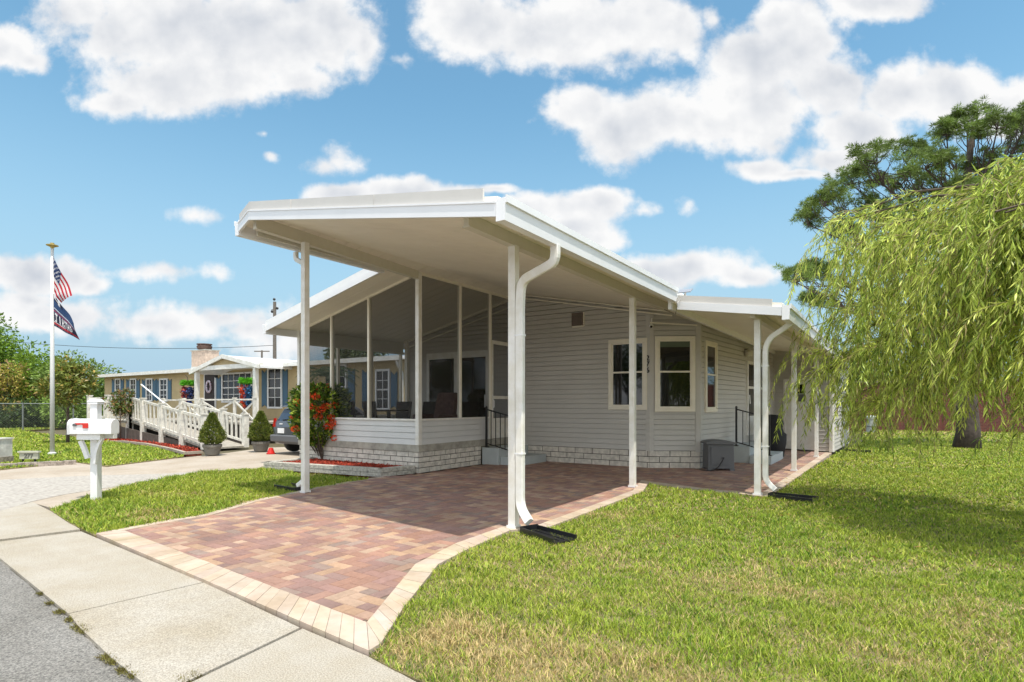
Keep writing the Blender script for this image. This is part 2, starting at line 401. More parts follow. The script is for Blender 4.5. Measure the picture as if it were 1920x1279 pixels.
class Wall:
    """a vertical plane from p0 to p1, normal to the right of the direction"""
    def __init__(s, p0, p1, flip=False):
        s.p0, s.p1 = p0, p1; dx, dy = p1[0]-p0[0], p1[1]-p0[1]; s.L = math.hypot(dx, dy)
        s.t = (dx/s.L, dy/s.L); s.n = (s.t[1], -s.t[0])
        if flip: s.n = (-s.n[0], -s.n[1])
    def P(s, a, z, o=0.): return (s.p0[0]+s.t[0]*a+s.n[0]*o, s.p0[1]+s.t[1]*a+s.n[1]*o, z)
    def bx(s, mb, a0, a1, z0, z1, o0, o1):
        q = [(a0, o0), (a1, o0), (a1, o1), (a0, o1)]
        return mb.hexa([s.P(a, z0, o) for a, o in q], [s.P(a, z1, o) for a, o in q])
    def px(s, x, y): return onw(x, y, s.p0, s.p1)
    def siding(s, z0, zt0, zt1, expo=.121, a0=0, a1=None, lip=.02):
        mb = MB(); a1 = s.L if a1 is None else a1; z = z0
        while z < max(zt0, zt1):
            zb = z+expo; spans = [(a0, a1)]
            poly = [(a0, z), (a1, z), (a1, zb-.011), (a0, zb-.011)]
            # under z = zt0 + (zt1-zt0)*a/L
            k = (zt1-zt0)/s.L; poly = clip(poly, -k, 1, zt0)
            if len(poly) >= 3:
                f = lambda p: s.P(p[0], p[1], lip-(lip-.004)*(p[1]-z)/expo)
                mb.add([f(p) for p in poly], [tuple(range(len(poly)))])
                mb.add([s.P(a0, z, -.02), s.P(a1, z, -.02), s.P(a1, z, lip), s.P(a0, z, lip)], [(0, 1, 2, 3)])
            z = zb
        s.bx(mb, a0, a1, z0, min(zt0, zt1), -.08, -.022)
        return mb
    def blocks(s, z0, z1, rows, blen, a0=0, a1=None, proud=.012):
        a1 = s.L if a1 is None else a1
        m = MB(); s.bx(m, a0, a1, z0, z1, -.08, 0); b = MB(); h = (z1-z0)/rows
        for r in range(rows):
            a = a0-(blen/2 if r % 2 else 0)-random.random()*.03
            while a < a1:
                x0 = max(a+.009, a0+.002); x1 = min(a+blen-.009, a1-.002)
                if x1-x0 > .03:
                    j = random.uniform(-.003, .003); s.bx(b, x0, x1, z0+r*h+.008, z0+(r+1)*h-.008, -.01, proud+j)
                a += blen
        return [(m, MORT), (b, BLOCK)]

# ================================================================== GROUND
SUPX = lambda pts, z=0: [g(x, y, z) for x, y in pts]
struct('ground', MB().prism([(-600, -600), (600, -600), (600, 600), (-600, 600)], -.5, -.10), DIRT, 'bare soil under the lawns, reaching the horizon')
# street: asphalt in front, under the camera
edge = [(-40, 3.2), (-14, 2.45), g(0, 1045), g(75, 1105), g(145, 1168), g(205, 1228), g(270, 1279), (-2.2, 1.38), (0, 1.3), (60, 1.2)]
def wig(pts, amp=.012, step=.12):
    out = []
    for i in range(len(pts)-1):
        p, q = pts[i], pts[i+1]; d = math.dist(p, q); n = max(1, min(120, int(d/step)))
        for k in range(n):
            t = k/n; out.append((p[0]+(q[0]-p[0])*t+random.uniform(-amp, amp), p[1]+(q[1]-p[1])*t+random.uniform(-amp, amp)))
    return out+[pts[-1]]
struct('street', MB().prism(wig(edge)+[(60, -60), (-40, -60)], -.3, -.028), ASPH, 'rough grey asphalt of the street')
# pale concrete drive and apron over to the neighbour's
LD = [(-60, 3.0)] + [(-60, 9.8)] + [g(0, 868), g(143, 861), g(330, 858), g(410, 850), g(500, 838), (-15.5, 14.9), (-12.6, 14.9), (-12.6, 9.2), g(494, 880), g(370, 887), g(260, 906), g(165, 931), g(100, 950)]
struct('neighbour_drive', MB().prism(LD, -.3, -.024), CONC2, 'pinkish worn concrete drive of the house across')
AP = [(-60, 3.2), (-60, 5.0), g(0, 898), g(170, 890), g(300, 887), g(390, 881), g(372, 885), g(300, 897), g(200, 913), g(120, 925), g(60, 938), g(0, 957)]
ASPH2 = mat('old_asphalt', (.33, .30, .265), .95, var=.16, vscale=16, bump=.4, bscale=90, col2=(.40, .37, .33))
struct('asphalt_apron', MB().prism(AP, -.2, -.018), ASPH2, 'faded asphalt patch beside the small lawn')
# sidewalk slabs, with open joints
def lerp(p, q, t): return (p[0]+(q[0]-p[0])*t, p[1]+(q[1]-p[1])*t)
E2 = [(x, y+.012) for x, y in edge[2:]]
slabs = MB()
A0, A1 = g(0, 1012), g(150, 993)
j1a, j1b = g(128, 1148), g(380, 1090); j2a, j2b = g(343, 1279), g(562, 1175)
back = [g(95, 957), g(178, 1006), j1b, j2b, g(700, 1230)]
slabs.prism([g(0, 957), g(60, 940), g(95, 957), g(150, 991), g(0, 1010), (-14, 2.75), (-14, 3.15)], -.2, -.008)
slabs.prism([g(0, 1014), g(152, 995), g(178, 1006), j1b, j1a, g(75, 1105), g(0, 1045), (-14, 2.45), (-14, 2.72)], -.2, -.008)
def off(p, q, d):
    n = (-(q[1]-p[1]), q[0]-p[0]); l = math.hypot(*n); return (p[0]+n[0]/l*d, p[1]+n[1]/l*d), (q[0]+n[0]/l*d, q[1]+n[1]/l*d)
a, b = off(j1a, j1b, -.022); c, d = off(j2a, j2b, 0)
slabs.prism([a, b, d, (c[0]*1.0, c[1]), g(270, 1279), g(205, 1228), g(145, 1170)], -.2, -.006)
a, b = off(j2a, j2b, -.025)
slabs.prism([a, b, g(700, 1232), g(770, 1270), (-1.9, 2.25), (-.2, 2.16), (0, 1.3), (-2.2, 1.38)], -.2, -.009)
slabs.prism([(.02, 1.3), (-.18, 2.16), (6, 2.1), (6, 1.28)], -.2, -.008)
slabs.prism([(6.02, 1.28), (6.02, 2.1), (40, 2.1), (40, 1.2)], -.2, -.008)
struct('sidewalk', slabs, CONC, 'pebbly concrete sidewalk slabs with open joints')

# ---- driveway pavers
outerR = [g(692, 1226), g(717, 1208), g(757, 1143), g(822, 1061), g(877, 1033), g(957, 997), (-3.42, 5.9), (-3.46, 8.0), (-3.50, 9.3), g(1216, 907)]
frontL = g(180, 1003)
outerL = [g(180, 1003), g(292, 982), g(386, 966), g(467, 942), g(529, 929), g(600, 914), g(693, 898), (-8.60, 8.2)]
patio = [g(1216, 907), g(1310, 919), (-1.62, 9.80), (-1.55, 14), (-1.48, 19.72)]
def offset_path(pts, w):
    out = []
    for i, p in enumerate(pts):
        ns = []
        for a, b in ((i-1, i), (i, i+1)):
            if 0 <= a and b < len(pts):
                dx, dy = pts[b][0]-pts[a][0], pts[b][1]-pts[a][1]; l = math.hypot(dx, dy); ns.append((-dy/l, dx/l))
        nx = sum(n[0] for n in ns); ny = sum(n[1] for n in ns); l = math.hypot(nx, ny); nx /= l; ny /= l
        k = 1/max(.5, nx*ns[0][0]+ny*ns[0][1]); out.append((p[0]+nx*w*k, p[1]+ny*w*k))
    return out
BV = []; BF = []; BC = []
def course(pts, w, bl=.15, z=.02, inn=None):
    """soldier course along pts; blocks laid to the left of the path"""
    inn = inn or offset_path(pts, w)
    for i in range(len(pts)-1):
        p, q, pi, qi = pts[i], pts[i+1], inn[i], inn[i+1]; L_ = math.dist(p, q); n = max(1, round(L_/bl))
        for k in range(n):
            t0 = k/n+.0022/L_; t1 = (k+1)/n-.0022/L_
            quad = [lerp(p, q, t0), lerp(p, q, t1), lerp(pi, qi, t1), lerp(pi, qi, t0)]
            j = random.uniform(-.0012, .0012); o = len(BV)
            for x, y in quad: BV.append((x, y, z+j))
            for x, y in quad: BV.append((x, y, z-.12))
            BF.extend([(o, o+1, o+2, o+3), (o, o+4, o+5, o+1), (o+1, o+5, o+6, o+2), (o+2, o+6, o+7, o+3), (o+3, o+7, o+4, o)])
            c = np.array((.50, .41, .325))*random.uniform(.90, 1.07)+np.array((0, random.uniform(-.012, .012), random.uniform(-.02, .02)))
            BC.extend([c]*8)
    return inn
cR_in = [g(688, 1172), g(727, 1124), g(779, 1061), g(852, 1023), g(944, 990)]
course([g(714, 1212), g(757, 1143), g(822, 1061), g(877, 1033), g(957, 997)], 0, inn=cR_in)
course([g(692, 1226), g(714, 1212)], 0, bl=.2, inn=[g(688, 1173), g(688.3, 1172.5)])
inR = course([g(957, 997)]+outerR[6:]+patio[1:], .17, inn=[cR_in[-1]]+offset_path([g(957, 997)]+outerR[6:]+patio[1:], .17)[1:])
inF = course([g(180, 1003), g(692, 1226)], 0, inn=[g(234, 998), g(687.5, 1172)])
inL = course(outerL[::-1], .13)
npmesh('driveway_border', BV, BF, PBORD, col=BC); bo = bpy.data.objects['driveway_border']; tag(bo, 'tan paver border around the driveway and patio', kind='structure')
# paver field : 90 degree herringbone
oR = [g(957, 997)]+outerR[6:]+patio[1:]
field = [g(215, 1000), g(450, 1090), g(688, 1185), g(731, 1130), g(784, 1063), g(856, 1026), g(947, 992)] + [lerp(a, b, .6) for a, b in zip(oR[1:], inR[1:])] + [(-3.0, 20.4), (-3.3, 20.4), (-3.6, 13.4), (-4.6, 12.9), (-8.3, 12.9), (-8.3, 9.0)] + outerL[::-1][:-1]
PV = []; PF = []; PC = []
bw, bh = .115, .23; cols = [(.34, .20, .155), (.39, .26, .19), (.25, .165, .15), (.46, .33, .24), (.30, .18, .155), (.37, .205, .15), (.28, .215, .185), (.47, .31, .20), (.33, .19, .16), (.30, .18, .16)]
cnt = []
cand = []
for i in range(-10, 140):
    for j in range(-60, 260):
        # herringbone cell: horizontal brick and vertical brick
        bx = -9.2+(i*2-j)*bw*1.0; by = 2.2+j*bw
        pass
s = bw*1.04
for r in range(-5, 190):
    for q in range(-60, 90):
        # standard 2:1 herringbone lattice with period vector (s,s) and (2s,-2s)->(4s,0)
        x = -9.6+q*4*s+r*s; y = 2.0+r*s
        cand.append((x, y, 2*s, s)); cand.append((x+3*s, y, s, 2*s))
cand = np.array(cand); cxs = cand[:, 0]+cand[:, 2]/2; cys = cand[:, 1]+cand[:, 3]/2
keep = inpoly(cxs, cys, field); cand = cand[keep]
for (x, y, w, h) in cand:
    o = len(PV); e = .0022; zz = .014+random.uniform(-.0012, .0012)
    # small squares now and then
    qs = [(x, y, w, h)]
    if random.random() < .16:
        qs = [(x, y, w/2, h), (x+w/2, y, w/2, h)] if w > h else [(x, y, w, h/2), (x, y+h/2, w, h/2)]
    for (x_, y_, w_, h_) in qs:
        o = len(PV); c = (np.array(random.choice(cols))*.78+np.array((.35, .205, .15))*.22)*.97*random.uniform(.88, 1.12)
        ch = .004
        for (dx, dy, dz_) in ((e, e, -.006), (w_-e, e, -.006), (w_-e, h_-e, -.006), (e, h_-e, -.006), (e+ch, e+ch, 0), (w_-e-ch, e+ch, 0), (w_-e-ch, h_-e-ch, 0), (e+ch, h_-e-ch, 0)):
            PV.append((x_+dx, y_+dy, zz+dz_))
        PF += [(o+4, o+5, o+6, o+7), (o, o+1, o+5, o+4), (o+1, o+2, o+6, o+5), (o+2, o+3, o+7, o+6), (o+3, o, o+4, o+7)]
        PC += [c]*8
npmesh('driveway', PV, PF, PAVER, col=PC); tag(bpy.data.objects['driveway'], 'driveway and patio of mixed red and brown pavers', kind='structure')
struct('paver_bedding', MB().prism(field, -.15, .004), JOINT, 'sand bedding and joints under the pavers')

# ---- lawns (soil sheets; the blades come later)
LAWN_R = [g(692, 1229), g(740, 1255), g(800, 1281), (-1.6, 2.26), (0, 2.18), (60, 2.1), (60, 75), (-1.1, 75), (-1.1, 24), (-1.35, 19.8)] + [(-1.53, 14), (-1.60, 9.76), g(1310, 920), g(1216, 909), (-3.48, 9.3), (-3.44, 8.0), (-3.40, 5.9), g(957, 999), g(877, 1035), g(822, 1063), g(757, 1145), g(717, 1210)]
LAWN_L = [g(95, 957), g(130, 980), g(178, 1004), g(292, 984), g(386, 968), g(467, 944), g(529, 931), g(600, 916), g(693, 900), g(655, 897), g(565, 889), g(494, 879), g(370, 887), g(260, 906), g(165, 931)]
LAWN_N = [(-60, 5.9), g(0, 880), g(143, 866), g(200, 874), g(345, 856), g(300, 842), g(200, 827), (-40, 11.2), (-60, 30), (-120, 60), (-120, 5.9)]
SOILG = mat('lawn_thatch', (.16, .145, .05), 1, var=.35, vscale=3.5, bump=.6, bscale=40, col2=(.20, .16, .08))
for nm, pl, lb in (('lawn', LAWN_R, 'sunny lawn to the right of the driveway'), ('lawn_strip', LAWN_L, 'small lawn between the driveway and the neighbour drive'), ('neighbour_lawn', LAWN_N, 'bright lawn around the flagpole')):
    struct(nm, MB().prism(pl, -.12, -.002), SOILG, lb)

# ================================================================== HOUSE
H = thing('manufactured_home', 'grey sided single storey home with long white carport roof and screened porch', 'house', (-6, 12, 0))
zs = lambda u, v=0: (4.40-.20*(u+8.1)) if u >= -8.1 else (4.40+.235*(u+8.1))
zw = lambda u, v=0: 3.24-.17*(u+3.15)
BACK = 24.2
vf = lambda u: (5.02-.52*(u+8.1)/4.95) if u >= -8.1 else 5.02+.2*(-8.1-u)
# --- roof panels with soffit underneath
TH_ = .09
def slab(poly, zf, lo=0, hi=TH_): return MB().prism(poly, lambda x, y: zf(x)+lo, lambda x, y: zf(x)+hi)
ridge_f = (-8.1, vf(-8.1))
rf = slab([ridge_f, (-3.15, vf(-3.15)), (-3.15, BACK), (-8.1, BACK)], zs)
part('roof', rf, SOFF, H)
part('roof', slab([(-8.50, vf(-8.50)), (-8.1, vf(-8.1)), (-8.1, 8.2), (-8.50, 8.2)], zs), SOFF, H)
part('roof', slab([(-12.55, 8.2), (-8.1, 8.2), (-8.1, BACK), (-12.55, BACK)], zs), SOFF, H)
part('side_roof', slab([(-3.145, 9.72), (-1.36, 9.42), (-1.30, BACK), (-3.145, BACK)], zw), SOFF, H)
# metal covering just above the roof panels
def fascia(path, zf, lo, hi, th=.03, out=(0, -1)):
    mb = MB()
    for (p, q) in zip(path[:-1], path[1:]):
        dx, dy = q[0]-p[0], q[1]-p[1]; l = math.hypot(dx, dy); n = (dy/l, -dx/l)
        a = (p[0]+n[0]*th, p[1]+n[1]*th); b = (q[0]+n[0]*th, q[1]+n[1]*th)
        mb.hexa([(a[0], a[1], zf(p[0])+lo), (b[0], b[1], zf(q[0])+lo), (q[0], q[1], zf(q[0])+lo), (p[0], p[1], zf(p[0])+lo)],
                [(a[0], a[1], zf(p[0])+hi), (b[0], b[1], zf(q[0])+hi), (q[0], q[1], zf(q[0])+hi), (p[0], p[1], zf(p[0])+hi)])
    return mb
FR = [(-8.50, vf(-8.50)-.0), ridge_f, (-3.15, vf(-3.15))]
FWH = mat('fascia_white', (.80, .80, .81), .35, var=.03, vscale=2)
FTAN = mat('roof_edge_metal', (.60, .575, .54), .5, var=.05, vscale=1.5)
part('fascia', fascia(FR, zs, -.115, .02, .035), FWH, H)
up = fascia([(-8.50, vf(-8.50)), ridge_f], zs, .02, .165, .02)
xs = [-8.1, -6.9, -5.05, -3.32]
for a, b in zip(xs[:-1], xs[1:]):
    up.v += []; k = fascia([(a+.006, vf(a)), (b-.006, vf(b))], zs, .02, .165, .02+random.uniform(0, .004)); up.add(k.v, k.f)
part('roof_edge', up, FTAN, H)
part('roof_edge_lip', fascia(FR, zs, .012, .03, .045), FWH, H)
part('fascia', fascia([(-12.58, 8.2), (-8.50, 8.2)], zs, -.10, .03, .035), FWH, H)
part('roof_edge', fascia([(-12.58, 8.2), (-8.54, 8.2)], zs, .03, .15, .02), WHITE2, H)
part('fascia', fascia([(-3.03, 9.70), (-1.36, 9.42)], zw, -.11, .02, .035), FWH, H)
part('roof_edge', fascia([(-3.03, 9.70), (-1.50, 9.445)], zw, .02, .135, .02), FTAN, H)
part('ridge_cap', MB().prism([(-8.25, ridge_f[1]+.02), (-7.95, ridge_f[1]+.02), (-7.95, BACK), (-8.25, BACK)], lambda x, y: zs(x)+.12, lambda x, y: zs(x)+.17), WHITE2, H)
part('roof_flashing', MB().box((-3.19, 9.66, 3.12), (-3.135, BACK-.01, 3.47)), WHITE2, H)
# gutters (trough with a front lip)
def gutter(x, y0, y1, ztop, out, name='gutter', skew=0.):
    """K style gutter along y at wall side x, opening towards out (+1 right / -1 left)"""
    prof = [(0, 0), (0, -.235), (.10, -.235), (.108, -.075), (.13, -.07), (.13, 0), (.112, 0), (.112, -.02), (.02, -.02), (.02, 0)]
    mb = MB(); n = len(prof)
    A = [(x+out*a, y0, ztop+b) for a, b in prof]; B = [(x+skew+out*a, y1, ztop+b) for a, b in prof]
    mb.add(A+B, [tuple(range(n)), tuple(range(n, 2*n))[::-1]]+[(i, i+n, (i+1) % n+n, (i+1) % n) for i in range(n)])
    return part(name, mb, FWH, H)
gutter(-3.15, vf(-3.15)-.035, 9.70, zs(-3.15)+.07, 1)
gutter(-1.36, 9.385, BACK, zw(-1.36)+.06, 1, skew=.06)
gutter(-8.50, vf(-8.50)-.03, 8.16, zs(-8.50)+.07, -1)
gutter(-12.55, 8.16, BACK, zs(-12.55)+.07, -1)
# beams
def cbeam(p, q, h=.19, w=.07):
    mb = MB().beam(p, q, w, h); mb.beam((p[0], p[1], p[2]-h/2-.006), (q[0], q[1], q[2]-h/2-.006), w+.03, .012)
    return part('beam', mb, CREAM if False else SOFFB, H)
SOFFB = mat('beam_paint', (.62, .59, .50), .5, var=.03)
cbeam((-8.15, 5.12, 4.295), (-8.42, 9.02, 4.265), .19)
cbeam((-3.76, 4.78, 3.475), (-3.80, 9.9, 3.475), .17); cbeam((-3.80, 9.9, 3.475), (-3.70, 13.25, 3.475), .17)
cbeam((-1.82, 9.62, 2.93), (-1.70, 19.7, 2.93), .11, .06)
part('beam', MB().beam((-8.38, 5.3, 4.20), (-8.38, 8.2, 4.20), .05, .07), SOFFB, H)
# posts
def post(x, y, z1, w=.10, z0=0.02):
    mb = MB().box((x-w/2, y-w/2, z0), (x+w/2, y+w/2, z1))
    o = part('post', mb, WHITE, H, bevel=.006); return o
post(-3.76, 5.70, 3.39); post(-8.14, 6.02, 4.19); post(-3.83, 9.66, 3.385)
post(-1.80, 9.93, 2.87, .095); post(-1.78, 13.96, 2.87, .095); post(-1.72, 17.92, 2.87, .095)
for (x, y) in ((-3.76, 5.70), (-3.83, 9.66), (-1.80, 9.93), (-1.78, 13.96), (-1.72, 17.92), (-8.14, 6.02)):
    for s_ in (-1, 1): part('post_anchor', MB().box((x-.065, y+s_*.055-.004, .018), (x+.065, y+s_*.055+.004, .05)), WHITE2, H)
# downspouts
def arc(pts, r=.09, n=5):
    out = [Vector(pts[0])]
    for i in range(1, len(pts)-1):
        a, b, c = Vector(pts[i-1]), Vector(pts[i]), Vector(pts[i+1])
        da = (a-b).normalized(); dc = (c-b).normalized(); rr = min(r, (a-b).length*.45, (c-b).length*.45)
        for k in range(n+1):
            t = k/n; out.append((b+da*rr)*(1-t)**2+b*2*t*(1-t)+(b+dc*rr)*t*t)
    out.append(Vector(pts[-1])); return out
def downspout(pts, w=.085, d=.065, r=.12):
    sec = [(-w/2+.01, -d/2), (w/2-.01, -d/2), (w/2, -d/2+.01), (w/2, d/2-.01), (w/2-.01, d/2), (-w/2+.01, d/2), (-w/2, d/2-.01), (-w/2, -d/2+.01)]
    p = arc(pts, r); mb = MB().sweep(p, sec, up=(0, 1, 0))
    return part('downspout', mb, WHITE, H)
downspout([(-3.09, 5.52, 3.25), (-3.09, 5.52, 3.07), (-3.62, 5.66, 2.95), (-3.655, 5.68, 2.7), (-3.655, 5.68, .28), (-3.48, 5.60, .13)], .10, .075)
downspout([(-1.29, 9.95, 2.92), (-1.29, 9.95, 2.78), (-1.62, 9.97, 2.56), (-1.69, 9.97, 2.4), (-1.69, 9.97, .26), (-1.53, 9.92, .12)], .085, .07)
downspout([(-8.57, 6.15, 4.12), (-8.57, 6.15, 4.0), (-8.30, 6.12, 3.88), (-8.25, 6.11, 3.7), (-8.25, 6.11, .22), (-8.42, 6.08, .1)], .08, .065)
for (x, y, zz) in ((-3.655, 5.68, 2.3), (-3.655, 5.68, .9), (-1.69, 9.97, 2.1), (-1.69, 9.97, .8)):
    part('downspout_strap', MB().box((x-.055, y-.041, zz), (x+.055, y+.041, zz+.018)), WHITE2, H)

# --- walls
SK = .415
WA = Wall((-12.28, 12.75), (-4.65, 12.78)); WC1 = Wall((-4.65, 12.78), (-3.67, 13.34)); WC = Wall((-3.67, 13.34), (-3.20, 20.3)); WB = Wall((-3.20, 20.3), (-1.45, 19.72)); WD = Wall((-1.45, 19.72), (-1.30, BACK))
zsA = lambda u: zs(u)+.01
part('wall', WA.siding(SK, zs(-12.28), zs(-12.28)+(0), a0=0, a1=.01), SIDE, H) if False else None
# left part of the front wall rises to the ridge, right part falls
WAl = Wall((-12.28, 12.75), (-8.1, 12.766)); WAr = Wall((-8.1, 12.766), (-4.65, 12.78))
part('wall', WAl.siding(SK, zs(-12.28), zs(-8.1)), SIDE, H)
part('wall', WAr.siding(SK, zs(-8.1), zs(-4.65)), SIDE, H)
part('wall', WC1.siding(SK, zs(-4.65), zs(-3.67)), SIDE, H)
part('wall', WC.siding(SK, 3.6, 3.6), SIDE, H)
part('wall', WB.siding(.05, 3.3, 3.1), SIDE, H)
part('wall', WD.siding(.05, 2.92, 2.92), SIDE, H)
part('wall', Wall((-12.28, BACK), (-12.28, 12.75)).siding(SK, 3.45, 3.45), SIDE, H)
part('wall', Wall((-1.30, BACK), (-12.28, BACK)).siding(SK, 2.9, 3.4), SIDE, H)
gx = MB(); gx.prism([(-12.2, BACK-.06), (-1.4, BACK-.06), (-1.4, BACK-.02), (-12.2, BACK-.02)], 2.6, lambda x, y: min(zs(x), 9))
part('gable_wall', gx, SIDE, H)
for w_, a0 in ((Wall((-8.45, 12.75), (-4.65, 12.78)), 0), (WC1, 0), (WC, 0)):
    multi('skirting', w_.blocks(0.0, SK-.004, 3, .47), H)
tr = MB(); Wt = WAr
for x, y, w, d in ((-4.63, 12.74, .16, .05), ):
    pass
def trimpost(x, y, z0, z1, wa, wb, sa=.085):
    return part('corner_trim', MB().hexa([(x-wa[0]*sa, y-wa[1]*sa, z0), (x+.028*(wb[1]+wa[1])/1.6, y-.028*(wb[0]+wa[0])/1.6, z0), (x+wb[0]*sa, y+wb[1]*sa, z0), (x-.01, y+.04, z0)],
       [(x-wa[0]*sa, y-wa[1]*sa, z1), (x+.028*(wb[1]+wa[1])/1.6, y-.028*(wb[0]+wa[0])/1.6, z1), (x+wb[0]*sa, y+wb[1]*sa, z1), (x-.01, y+.04, z1)]), TRIM, H)
def boardpost(wall, a0, a1, z0, z1, o=.032):
    mb = MB(); wall.bx(mb, a0, a1, z0, z1, -.02, o); return mb
mb = boardpost(WAr, WAr.L-.085, WAr.L+.012, SK-.01, 3.62); k = boardpost(WC1, -.012, .085, SK-.01, 3.62, .0315); mb.add(k.v, k.f); part('corner_trim', mb, TRIM, H)
mb = boardpost(WC1, WC1.L-.085, WC1.L+.015, SK-.03, 3.5); k = boardpost(WC, -.015, .07, SK-.03, 3.5, .0315); mb.add(k.v, k.f); part('corner_trim', mb, TRIM, H)
mb = boardpost(WB, WB.L-.09, WB.L+.012, .04, 3.0, .04); k = boardpost(WD, -.012, .09, .04, 3.0, .039); mb.add(k.v, k.f); part('corner_trim', mb, WHITE, H)
mb = MB(); WD.bx(mb, WD.L-.12, WD.L+.01, .04, 2.9, -.02, .04); part('corner_trim', mb, WHITE, H)
mb = MB(); WB.bx(mb, 0, .05, .04, 3.1, -.02, .03); part('corner_trim', mb, TRIM, H)
# two pale mouldings under the carport ceiling against the wall
ml = MB()
for dz_, o in ((-.03, .05), (-.115, .028)):
    ml.beam((-8.44, 12.70, zs(-8.1)+dz_-.04), (-8.1, 12.70, zs(-8.1)+dz_), o, .03)
    ml.beam((-8.1, 12.70, zs(-8.1)+dz_), (-4.1, 12.70, zs(-4.1)+dz_), o, .03)
part('moulding', ml, CREAM, H)
ml = MB(); ml.beam((-12.4, 12.70, zs(-12.4)-.03), (-8.46, 12.70, zs(-8.46)-.03), .05, .06); ml.beam((-12.4, 12.72, zs(-12.4)-.22), (-8.46, 12.72, zs(-8.46)-.22), .03, .03); part('moulding', ml, CREAM, H)
ml = MB(); ml.beam((-4.6, 12.66, 3.36), (-3.7, 13.26, 3.30), .04, .03); part('moulding', ml, CREAM, H)

def window(wall, a0, a1, z0, z1, parent=H, blind=0., trimw=.085, fr=CREAM):
    t = trimw; m = MB()
    for (x0, x1, y0, y1) in ((a0, a1, z1-t, z1), (a0, a1, z0, z0+t), (a0, a0+t, z0+t, z1-t), (a1-t, a1, z0+t, z1-t)):
        wall.bx(m, x0, x1, y0, y1, 0, .055)
    f = part('window', m, fr, parent, bevel=.006)
    zm = z0+t+(z1-z0-2*t)*.53; s_ = MB(); w = .035
    i0, i1 = a0+t, a1-t
    for (ya, yb, o) in ((zm-.01, z1-t, .030), (z0+t, zm+.02, .042)):
        for (x0, x1, y0, y1) in ((i0, i1, yb-w, yb), (i0, i1, ya, ya+w), (i0, i0+w, ya+w, yb-w), (i1-w, i1, ya+w, yb-w)):
            wall.bx(s_, x0, x1, y0, y1, .0205, o)
    part('sash', s_, fr, f)
    for (ya, yb, o) in ((zm+.02, z1-t-w+.01, .024), (z0+t+w-.01, zm-.01, .0285)):
        p_ = MB(); wall.bx(p_, i0+w-.008, i1-w+.008, ya, yb, .0195, o); part('pane', p_, GLASS, f)
    if blind:
        b_ = MB(); wall.bx(b_, i0+w, i1-w, z1-t-w-blind, z1-t-w, .0245, .0262); part('blind', b_, BLIND, f)
    return f
a0, _ = WAr.px(1142, 700); a1, _ = WAr.px(1216, 700); window(WAr, a0, a1-.02, 1.355, 3.03)
a0, z1_ = WC1.px(1234, 631); a1, _ = WC1.px(1307, 700); _, z0_ = WC1.px(1270, 772); window(WC1, .09+.02, WC1.L-.1, z0_, z1_, blind=.13)
a0, z1_ = WC.px(1320, 638); a1, _ = WC.px(1341.5, 700); _, z0_ = WC.px(1320, 773); window(WC, max(a0, .09), a1, z0_, z1_)
# side door on the long wall
a0, zt = WC.px(1398, 672); a1, _ = WC.px(1440, 700)
m = MB(); zt = 2.72; t = .09
for (x0, x1, y0, y1) in ((a0, a1, zt-t, zt), (a0, a0+t, .6, zt-t), (a1-t, a1, .6, zt-t)): WC.bx(m, x0, x1, y0, y1, 0, .06)
f = part('side_door', m, WHITE, H)
m = MB(); WC.bx(m, a0+t, a1-t, .6, 1.15, .01, .035); WC.bx(m, a0+t, a1-t, 1.93, 2.0, .01, .035); WC.bx(m, a0+t, a0+t+.1, 1.15, zt-t, .01, .034); WC.bx(m, a1-t-.1, a1-t, 1.15, zt-t, .01, .034); part('door_leaf', m, WHITE, f)
m = MB(); WC.bx(m, a0+t+.1, a1-t-.1, 1.15, zt-t, .012, .02); part('pane', m, GLASS, f)
m = MB(); m.tube([WC.P(a0+t+.1, 1.75, .06), WC.P(a0+t+.1, 1.5, .07)], .015); part('handle', m, WHITE2, f)
# shed door facing front
a0, zt = WB.px(1470, 709); a1, _ = WB.px(1533, 712); zt = 2.28
m = MB(); t = .07
for (x0, x1, y0, y1) in ((a0, a1, zt-t, zt), (a0, a0+t, .06, zt-t), (a1-t, a1, .06, zt-t)): WB.bx(m, x0, x1, y0, y1, 0, .05)
f = part('shed_door', m, WHITE, H); m = MB(); WB.bx(m, a0+t, a1-t, .06, zt-t, .01, .035); part('door_leaf', m, WHITE, f)
b0, bt = WB.px(1497, 721); b1, bb = WB.px(1509, 738); _, bb2 = WB.px(1497, 753)
m = MB(); WB.bx(m, b0, b1, bb, bt, .034, .045); part('pane', m, GLASS, f)
m = MB(); WB.bx(m, b0, b1+.02, bb2, bb-.02, .034, .045); part('pet_flap', m, GREYP, f)
# sliding patio door behind the porch
W_ = WAl; f0 = -11.47+12.28; f1 = -9.21+12.28
m = MB(); t = .10
for (x0, x1, y0, y1) in ((f0, f1, 2.80, 2.98), (f0, f0+t, .64, 2.80), (f1-t, f1, .64, 2.80), ((f0+f1)/2-.09, (f0+f1)/2+.09, .64, 2.80)): W_.bx(m, x0, x1, y0, y1, 0, .06)
f = part('sliding_door', m, WHITE, H)
for (x0, x1) in ((f0+t, (f0+f1)/2-.09), ((f0+f1)/2+.09, f1-t)):
    m = MB(); W_.bx(m, x0, x1, .64, 2.80, .01, .035); part('pane', m, GLASS, f)
m = MB(); W_.bx(m, f1-t-.02, f1-t+.03, 1.4, 1.75, .06, .09); part('handle', m, WHITE2, f)
